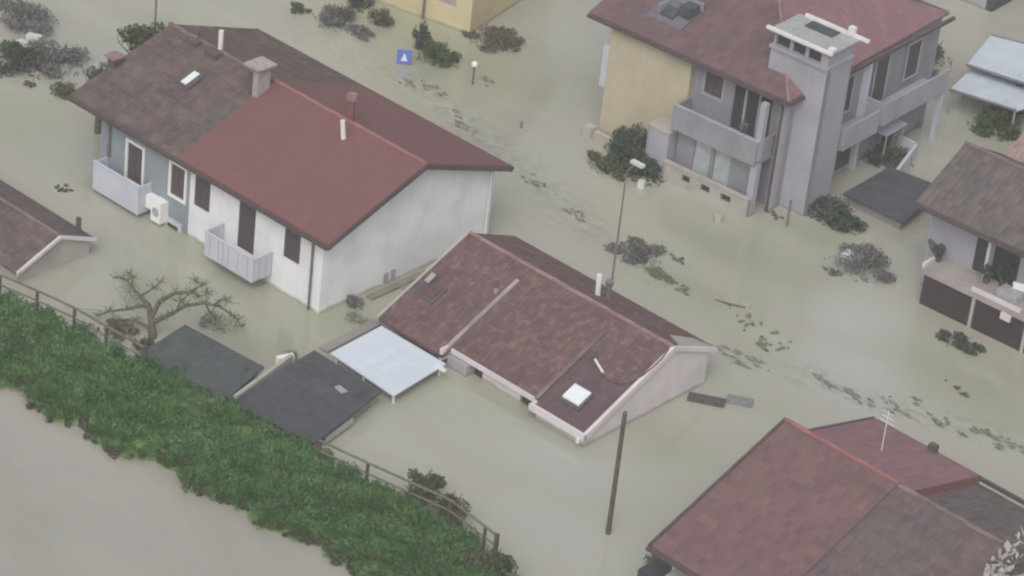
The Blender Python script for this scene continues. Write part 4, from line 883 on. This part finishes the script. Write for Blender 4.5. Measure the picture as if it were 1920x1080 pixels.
a = at(120, 574, .5); b = at(212, 582, .3); m = MB(); m.tube([tuple(a), tuple(b)], .04, 8); m.tube([(b[0], b[1], .31), (b[0], b[1], -1)], .04, 6); tag(m.build('sunken_handrail', M['metal']), 'thin half-sunken rail reaching from the left railing to the bare tree', 'rail')

# ================================================================== bare tree by the sheds
def bare_tree():
    base = at(286, 628, .1); e_ = empty('bare_tree', (base[0], base[1], 0), 0, 'nearly bare olive-brown tree standing in the flood behind the left shed', 'tree')
    Y0 = base[1]
    limbs = [([(286, 628), (284, 600), (279, 572)], 0, 0, .15, .10),
             ([(279, 572), (262, 556), (246, 537), (238, 524), (222, 520)], 0, .8, .09, .03), ([(279, 572), (262, 574), (238, 580), (205, 583), (182, 592)], 0, -.9, .08, .03),
             ([(284, 595), (300, 564), (328, 550), (358, 547), (380, 534), (366, 526)], 0, 1.1, .10, .035), ([(285, 606), (300, 598), (322, 588), (347, 573), (385, 568), (412, 574), (437, 592)], 0, .4, .10, .035),
             ([(330, 586), (338, 566), (354, 552)], .1, .5, .05, .02), ([(400, 572), (418, 560), (430, 566)], .3, -.3, .04, .015), ([(285, 618), (252, 600), (222, 600), (197, 614)], 0, -.6, .08, .02),
             ([(250, 600), (240, 628), (262, 652)], -.2, -.9, .06, .02), ([(246, 537), (250, 520), (240, 515)], .5, .9, .04, .015), ([(358, 547), (372, 556), (392, 550)], .7, .4, .04, .015),
             ([(262, 556), (288, 540), (300, 528)], .2, .6, .05, .015), ([(385, 568), (396, 588), (410, 604)], .3, .8, .04, .015), ([(437, 592), (446, 600), (452, 612)], .4, .6, .03, .012)]
    tr_ = MB(); tips = []
    for n_, (pl, o0, o1, r0, r1) in enumerate(limbs):
        pts = []
        for i, (px, py) in enumerate(pl):
            t = i/(len(pl)-1); p = aty(px, py, Y0+o0+(o1-o0)*t); pts.append((p[0]-base[0], p[1]-base[1], p[2]))
        if n_ == 0: pts = [(pts[0][0], pts[0][1], -1.0)]+pts; R_ = [.18, .16, .13, .10]
        else: R_ = list(np.linspace(r0, r1, len(pts)))
        tr_.tube(pts, R_, 7)
        if n_: tips += [np.array(q) for q in pts[1:]]
    tw = MB()
    for p in tips:
        for k in range(7):
            d = rng.normal(size=3); d[2] = abs(d[2])*.8; d /= np.linalg.norm(d); l = rng.uniform(.15, .45)
            tw.tube([p, p+d*l*.6+rng.normal(size=3)*.03, p+d*l], [.016, .011, .006], 4)
    tr_.build('trunk', M['bark'], e_); tw.build('twigs', M['bark'], e_)
    lf = MB()
    for p in tips: leaves(lf, tuple(p), (.36, .36, .24), 55, .07, .1)
    for px, py in ((425, 600), (436, 612), (235, 540), (405, 600), (225, 590), (262, 650), (240, 640), (415, 618), (245, 560), (385, 545)):
        p = aty(px, py, Y0+.5); leaves(lf, (p[0]-base[0], p[1]-base[1], p[2]), (.5, .5, .28), 130, .07, .1)
    lf.build('crown', M['weedg'], e_)
bare_tree()

# ================================================================== poles, lamp, sign
def pole(px, py, h, label, r=.085):
    p = at(px, py); e_ = empty('wooden_pole', (p[0], p[1], 0), 0, label, 'pole')
    m = MB(); m.tube([(0, 0, -1.5), (0, 0, h)], [r*1.15, r*.85], 10); m.build('shaft', M['wood'], e_)
    m = MB(); m.tube([(0, 0, h+.002), (0, 0, h+.08)], [r*.9, r*.4], 10); m.build('cap', M['soot'], e_)
pole(1140, 1000, 4.85, 'tall dark wooden pole standing alone in the water at the bottom centre', .09)
p = at(1147, 530); E = empty('street_lamp', (p[0], p[1], 0), 0, 'street lamp with a long white head in front of the dark bush', 'street lamp')
m = MB(); m.tube([(0, 0, -1.5), (0, 0, 3.0), (0, 0, 4.85)], [.045, .038, .028], 8); m.build('pole', M['pipe'], E)
hd = aty(1196, 308, p[1]+.15); hd = np.array([hd[0]-p[0], .15, hd[2]])
m = MB(); m.tube([(0, 0, 4.84), tuple(hd*.5+np.array([0, 0, 2.5])), tuple(hd)], .03, 6); m.build('arm', M['pipe'], E)
m = MB(); m.box(hd[0]-.30, hd[0]+.28, hd[1]-.11, hd[1]+.11, hd[2]-.04, hd[2]+.07); m.build('lamp_head', M['cream2'], E, .04)
def crate(px, py, sx, sy, z, mat, name, label, cat, rz=0, bev=.03):
    p = at(px, py, z*.5); m = MB(); c, s = math.cos(rz), math.sin(rz)
    m.obj_box((0, 0), (c, s, 0), (-s, c, 0), sx/2, sy/2, -.12, z); o = m.build(name, M[mat], None, bev); o.location = (p[0], p[1], 0); return tag(o, label, cat)
crate(1203, 345, .28, .26, .28, 'cream2', 'plastic_drum', 'small white drum floating at the foot of the dark bush', 'drum', .4)
crate(1240, 314, .32, .42, .45, 'metal', 'metal_bin', 'pale grey bin at the right edge of the dark bush', 'bin', .3)
crate(1345, 409, .26, .30, .22, 'cream', 'floating_bottle', 'small white object floating alone in front of the tall lilac house', 'container', .8)
crate(45, 86, .85, .42, .22, 'cream2', 'floating_board', 'larger white board floating at the top left edge', 'board', -.1, .08)
crate(64, 70, .62, .34, .22, 'cream2', 'floating_board', 'smaller white board behind the larger one at the top left', 'board', .5, .08)
crate(1398, 573, .34, .16, .12, 'cream', 'floating_scrap', 'tiny pale scrap on the drifting branch right of the middle house', 'scrap', .4, .02)
for px, py, sx, mt, lab in ((1325, 748, 1.35, 'soot', 'dark half-sunken bench floating right of the pink gable'), (1387, 750, .95, 'gwood', 'lighter grey plank box floating beside the dark bench')):
    p = at(px, py, .1); e_ = empty('floating_bench', (p[0], p[1], 0), rad(31), lab, 'bench', 'planks floating right of the pink house')
    m = MB()
    for k in range(3): m.box(-sx/2, sx/2, -.20+k*.14, -.09+k*.14, .10, .15)
    m.build('planks', M[mt], e_)
    m = MB(); m.box(-sx/2, sx/2, -.235, -.205, -.2, .17); m.box(-sx/2, -sx/2+.04, -.2, .2, -.2, .09); m.box(sx/2-.04, sx/2, -.2, .2, -.2, .09); m.build('side_board', M[mt], e_)
# blue road sign
p = at(757, 122, 0); E = empty('road_sign', (p[0], p[1], 0), rad(42), 'square blue road sign with a white figure, standing low in the flood', 'road sign')
m = MB(); m.box(-.32, .32, -.02, .01, .05, .72); m.build('sign_plate', M['blues'], E, .01)
m = MB(); m.poly([(-.16, -.026, .20), (.14, -.026, .20), (.0, -.026, .60)]); m.build('white_symbol', M['signw'], E)
m = MB(); m.tube([(0, .035, -1), (0, .035, .8)], .03, 8); m.build('post', M['metal'], E)
# globe lamp on a post, bollards, thin poles
p = at(886, 158); E = empty('garden_lamp', (p[0], p[1], 0), 0, 'small round white lamp on a short brown post near the yellow house', 'lamp')
m = MB(); m.tube([(0, 0, -1), (0, 0, .82)], .035, 6); m.build('post', M['wood'], E)
m = MB(); n_ = 10
for i in range(n_):
    a0, a1 = math.pi*i/n_, math.pi*(i+1)/n_
    for k in range(12):
        b0, b1 = 2*math.pi*k/12, 2*math.pi*(k+1)/12; g = lambda a, b: (.14*math.sin(a)*math.cos(b), .14*math.sin(a)*math.sin(b), .95+.14*math.cos(a))
        m.poly([g(a1, b0), g(a1, b1), g(a0, b1), g(a0, b0)] if 0 < i < n_-1 else ([g(a1, b0), g(a1, b1), g(a0, b0)] if i == 0 else [g(a1, b0), g(a0, b1), g(a0, b0)]), smooth=True)
m.build('globe', M['frame'], E)
p = at(977, 240); m = MB(); m.tube([(p[0], p[1], -1), (p[0], p[1], .32)], .05, 8); tag(m.build('bollard', M['pipe']), 'short grey post alone in the open water between the two big houses', 'post')
p = at(290, 60, 0); m = MB(); m.tube([(p[0], p[1], -1), (p[0], p[1], 5)], .05, 8); tag(m.build('utility_pole', M['pipe']), 'thin grey pole rising behind the tree at the brown roof', 'pole')
p = at(1475, 425); m = MB(); m.tube([(p[0], p[1], -1), (p[0], p[1], 1.2)], .05, 6); tag(m.build('gate_post', M['pipe']), 'grey gate post in the water at the foot of the stair tower', 'post')

# ================================================================== trees and shrubs
def tree(pt, h, crown, mat, n, size, label):
    e_ = empty('tree', (pt[0], pt[1], 0), 0, label, 'tree')
    m = MB(); m.tube([(0, 0, -1.2), (.05, .03, h*.4), (0, 0, h*.85)], [.16, .12, .05], 8)
    for k in range(7):
        a = k*.9+.3; z = h*(.35+.07*k); m.tube([(0, 0, z), (crown[0]*.5*math.cos(a), crown[1]*.5*math.sin(a), z+.35), (crown[0]*.85*math.cos(a), crown[1]*.85*math.sin(a), z+.75)], [.06, .035, .012], 6)
    m.build('trunk', M['bark'], e_)
    m = MB()
    for k in range(9):
        a = rng.uniform(0, 6.28); q = rng.uniform(.2, .75)
        leaves(m, (crown[0]*q*math.cos(a), crown[1]*q*math.sin(a), h-crown[2]+rng.uniform(-.6, .6)*crown[2]), (crown[0]*.5, crown[1]*.5, crown[2]*.45), n//9, size, .2)
    m.build('crown', mat, e_)
tree((-18.0, -2.9), 4.7, (1.15, 1.1, 1.1), M['shrubo'], 2200, .17, 'olive green tree rising behind the left end of the brown roof')
tree((-18.6, -4.6), 3.4, (.8, .8, .8), M['shrubr'], 900, .17, 'small greyish tree just left of the olive green tree')
SH = [
 # px, py, radii, material, count, leaf, label
 (820, 112, (1.0, .75, .75), 'shrubg', 1100, .16, 'rounded green bush between the blue sign and the yellow house'),
 (790, 88, (.45, .4, .9), 'shrubd', 400, .16, 'narrow upright green bush behind the rounded green bush'),
 (628, 42, (.95, .8, .6), 'shrubr', 900, .16, 'dark grey-green bush left of the yellow house, nearest the brown roof'),
 (672, 62, (.75, .45, .25), 'shrubr', 420, .15, 'low flat bush below the pair near the yellow house'),
 (672, 12, (.6, .6, .6), 'shrubd', 500, .16, 'dark bush at the top edge left of the yellow house'),
 (715, 42, (.6, .5, .5), 'shrubb', 560, .15, 'brownish bush against the left of the yellow wall'),
 (560, 20, (.55, .4, .25), 'shrubo', 260, .15, 'small olive bush at the top edge above the red roof'),
 (925, 75, (1.3, 1.2, .22), 'shrubb', 900, .15, 'sprawling brown twigs in the water right of the yellow house'),
 (955, 90, (.5, .5, .4), 'shrubb', 260, .15, 'low brown tuft beyond the round lamp'),
 (30, 118, (1.5, 1.2, .55), 'shrubd', 1500, .17, 'dark green bush below the white boards at the left edge'),
 (98, 120, (1.5, 1.3, .6), 'shrubr', 1900, .16, 'wide grey-brown thicket right of the white boards'),
 (35, 35, (1.8, 1.2, .6), 'shrubr', 1500, .17, 'grey-green thicket in the top left corner'),
 (120, 175, (.6, .6, .3), 'shrubo', 360, .14, 'small olive bush at the left corner of the brown roof'),
 (55, 160, (.3, .25, .12), 'shrubb', 90, .12, 'tiny brown tuft below the grey-brown thicket'),
 (1190, 300, (1.3, 1.1, 1.05), 'shrubd', 2600, .17, 'big dark green bush in front of the cream yellow wall'),
 (1205, 330, (.95, .8, .7), 'shrubd', 1300, .17, 'dark green bush directly below the lamp head'),
 (1140, 318, (1.15, .6, .35), 'shrubo', 800, .16, 'low olive bush reaching left from the big dark bush'),
 (1170, 275, (.5, .4, .5), 'shrubo', 340, .16, 'olive sprig against the foot of the cream yellow wall'),
 (1195, 478, (1.0, .9, .32), 'shrubr', 1000, .15, 'grey-brown half-drowned bush behind the white flue of the middle house'),
 (1238, 518, (.8, .35, .14), 'weedg', 420, .13, 'green weeds below the grey-brown half-drowned bush'),
 (1560, 412, (1.6, .7, .7), 'shrubd', 1500, .17, 'dark green hedge at the foot of the stair tower'),
 (1520, 395, (.7, .5, .4), 'shrubr', 360, .16, 'grey bush at the right foot of the stair tower'),
 (1620, 500, (1.25, 1.1, .42), 'shrubr', 1500, .15, 'wide grey drowned bush in the open water left of the garages'),
 (1598, 478, (.4, .3, .35), 'weed', 160, .13, 'pale tuft at the upper left of the wide grey bush'),
 (1562, 512, (.45, .2, .12), 'shrubr', 130, .12, 'low dark twigs left of the wide grey bush'),
 (1800, 646, (.85, .5, .32), 'shrubd', 720, .14, 'flat green bush in the water in front of the garages'),
 (1870, 245, (1.2, 1.0, 1.0), 'shrubg', 1600, .17, 'bright green bush below the pale blue sheet roofs'),
 (1905, 205, (.8, .8, 1.0), 'shrubd', 900, .17, 'darker green bush at the right edge below the sheet roofs'),
 (1720, 155, (1.3, 1.1, .6), 'shrubr', 1000, .16, 'grey thicket beside the right-hand balconies of the tall house'),
 (1745, 110, (1.0, .7, .7), 'shrubb', 600, .16, 'brown bush beyond the far end of the tall house'),
 (1675, 230, (1.0, .9, .4), 'shrubr', 760, .16, 'dark grey bush beside the lilac awning'),
 (1655, 300, (1.2, .9, .5), 'shrubd', 900, .16, 'dark bush inside the white low wall'),
 (660, 570, (.55, .28, .3), 'shrubr', 300, .13, 'small dark bush against the foot of the white gable'),
 (668, 600, (.6, .4, .10), 'weed', 220, .12, 'flat weeds in front of the white gable wall'),
 (800, 905, (.8, .6, .75), 'shrubo', 1200, .14, 'olive shrub on the embankment where the railing is broken'),
 (845, 945, (.75, .6, .7), 'shrubo', 1100, .14, 'second olive shrub on the embankment, just below the first'),
 (930, 1055, (.75, .6, .8), 'shrubo', 1200, .14, 'tall olive shrub at the lower end of the embankment'),
 (880, 1045, (.8, .6, .7), 'shrubo', 1100, .14, 'lower olive shrub left of the tall one at the lower end of the embankment'),
 (965, 1085, (.6, .5, .5), 'shrubb', 600, .14, 'brown shrub at the bottom edge of the picture'),
 (225, 625, (.7, .5, .35), 'shrubb', 420, .12, 'tangle of brown twigs left of the bare tree'),
 (270, 650, (.5, .4, .3), 'shrubb', 300, .12, 'brown twigs at the corner of the left shed'),
 (400, 610, (.5, .45, .35), 'shrubr', 320, .12, 'grey-green bush behind the left shed'),
 (548, 672, (.35, .25, .25), 'weed', 160, .11, 'small weeds beside the white box behind the sheds'),
]
for px, py, rr, mt, n, ls, lab in SH:
    onbank = 'embankment' in lab or 'bottom edge' in lab
    p = at(px, py, .9 if onbank else 0.0)
    e_ = shrub(p, rr, M[mt], int(n*1.35), ls*.85, lab)
    if onbank: e_.location.z = .35
p = at(1600, 480, .25); m = MB(); m.obj_box((0, 0), (1, .2, 0), (-.2, 1, 0), .40, .30, -.1, .32); o = m.build('white_tank', M['panel'], None, .12); o.location = (p[0], p[1], 0); tag(o, 'rounded white tank sticking out beside the wide grey bush', 'tank')
crate(1200, 462, .95, .32, .30, 'soot', 'sunken_crate', 'dark crate top on the grey-brown half-drowned bush', 'crate', -.3)
# drifting weed clumps: flat leafy rafts
WD = [(120, 355, .32, .22, 'shrubo', 'small dark green weed clump floating alone left of the blue house wall'),
      (770, 160, .5, .2, 'weed', 'weed clump floating just below the blue sign'),
      (815, 170, .7, .2, 'weed', 'long drifting weed strand right below the blue sign'),
      (912, 150, .3, .2, 'weed', 'weed clump beside the round lamp'),
      (868, 235, .7, .25, 'weed', 'weed raft nearest the red roof, upstream'),
      (1272, 490, .28, .12, 'shrubr', 'small dark clump right of the half-drowned bush'),
      (1285, 545, .35, .2, 'weedg', 'green clump between the half-drowned bush and the drifting branch'),
      (1405, 605, .32, .42, 'weedg', 'curled green clump below the drifting branch'),
      (1452, 643, .42, .4, 'weedg', 'leafy green clump right of the curled one'),
      (1432, 652, .3, .12, 'weedg', 'small sprig just left of the leafy green clump'),
      (1370, 668, .8, .18, 'weed', 'grey weed strand beyond the corner of the pink gable'),
      (1420, 682, .7, .18, 'weed', 'second grey weed strand farther from the pink gable'),
      (1793, 730, .5, .2, 'shrubr', 'dark clump alone in the water below the garages'),
      (1540, 712, .7, .2, 'weed', 'first weed clump of the drift line above the bottom right roof'),
      (1610, 742, .8, .25, 'weed', 'grey weed raft of the drift line over the red rear slope'),
      (1680, 768, .7, .22, 'weed', 'weed raft of the drift line beside the antenna'),
      (1765, 792, .75, .25, 'weedg', 'greenish raft of the drift line above the grey-brown roof'),
      (1850, 818, .8, .3, 'weedg', 'greenish raft of the drift line near the right edge'),
      (1900, 838, .6, .25, 'weed', 'last weed raft of the drift line at the right edge'),
      (1085, 408, .7, .22, 'weed', 'weed raft upstream of the street lamp'),
      (1160, 462, .4, .3, 'weedg', 'green weeds at the foot of the street lamp'),
      (1000, 340, .6, .25, 'weed', 'weed raft off the corner of the red roof'),
      (1455, 405, .5, .15, 'shrubr', 'dark clump before the drainpipe of the tall house')]
for px, py, a, b_, mt, lab in WD:
    p = at(px, py); e_ = MB()
    for k in range(11):
        q = rng.normal(size=2)*np.array([.62, .75]); r_ = rng.uniform(.10, .42); leaves(e_, (q[0]*a, q[1]*b_-.18*q[0]*a, .015), (a*r_, b_*r_*1.3, .03), int(95*r_), .10, .1, .9, .010)
    o = e_.build('floating_weeds', M[mt]); o.location = (p[0], p[1], 0); tag(o, lab, 'weeds', 'weeds drifting on the flood')
a, b = at(1340, 562), at(1398, 578)
m = MB(); m.tube([(a[0], a[1], .02), ((a[0]+b[0])/2, (a[1]+b[1])/2-.1, .05), (b[0], b[1], .03)], [.02, .04, .03], 6); m.tube([((a[0]+b[0])/2, (a[1]+b[1])/2-.1, .05), ((a[0]+b[0])/2+.3, (a[1]+b[1])/2-.35, .08)], [.02, .01], 5)
tag(m.build('drifting_branch', M['bark']), 'thin branch drifting right of the middle house', 'branch')
# ------------------------------------------------------------------ haze: one closed box around camera and scene
hm = bpy.data.materials.new('haze'); hm.use_nodes = True; hn = hm.node_tree; hn.nodes.remove(hn.nodes['Principled BSDF'])
pv = hn.nodes.new('ShaderNodeVolumePrincipled'); pv.inputs['Density'].default_value = 0.0007; pv.inputs['Color'].default_value = (0.93, 0.93, 0.95, 1); pv.inputs['Anisotropy'].default_value = 0.0
hn.links.new(pv.outputs[0], hn.nodes['Material Output'].inputs['Volume'])
m = MB(); m.box(-650, 650, -650, 950, -2.6, 68); hz = m.build('haze', hm); hz['kind'] = 'stuff'
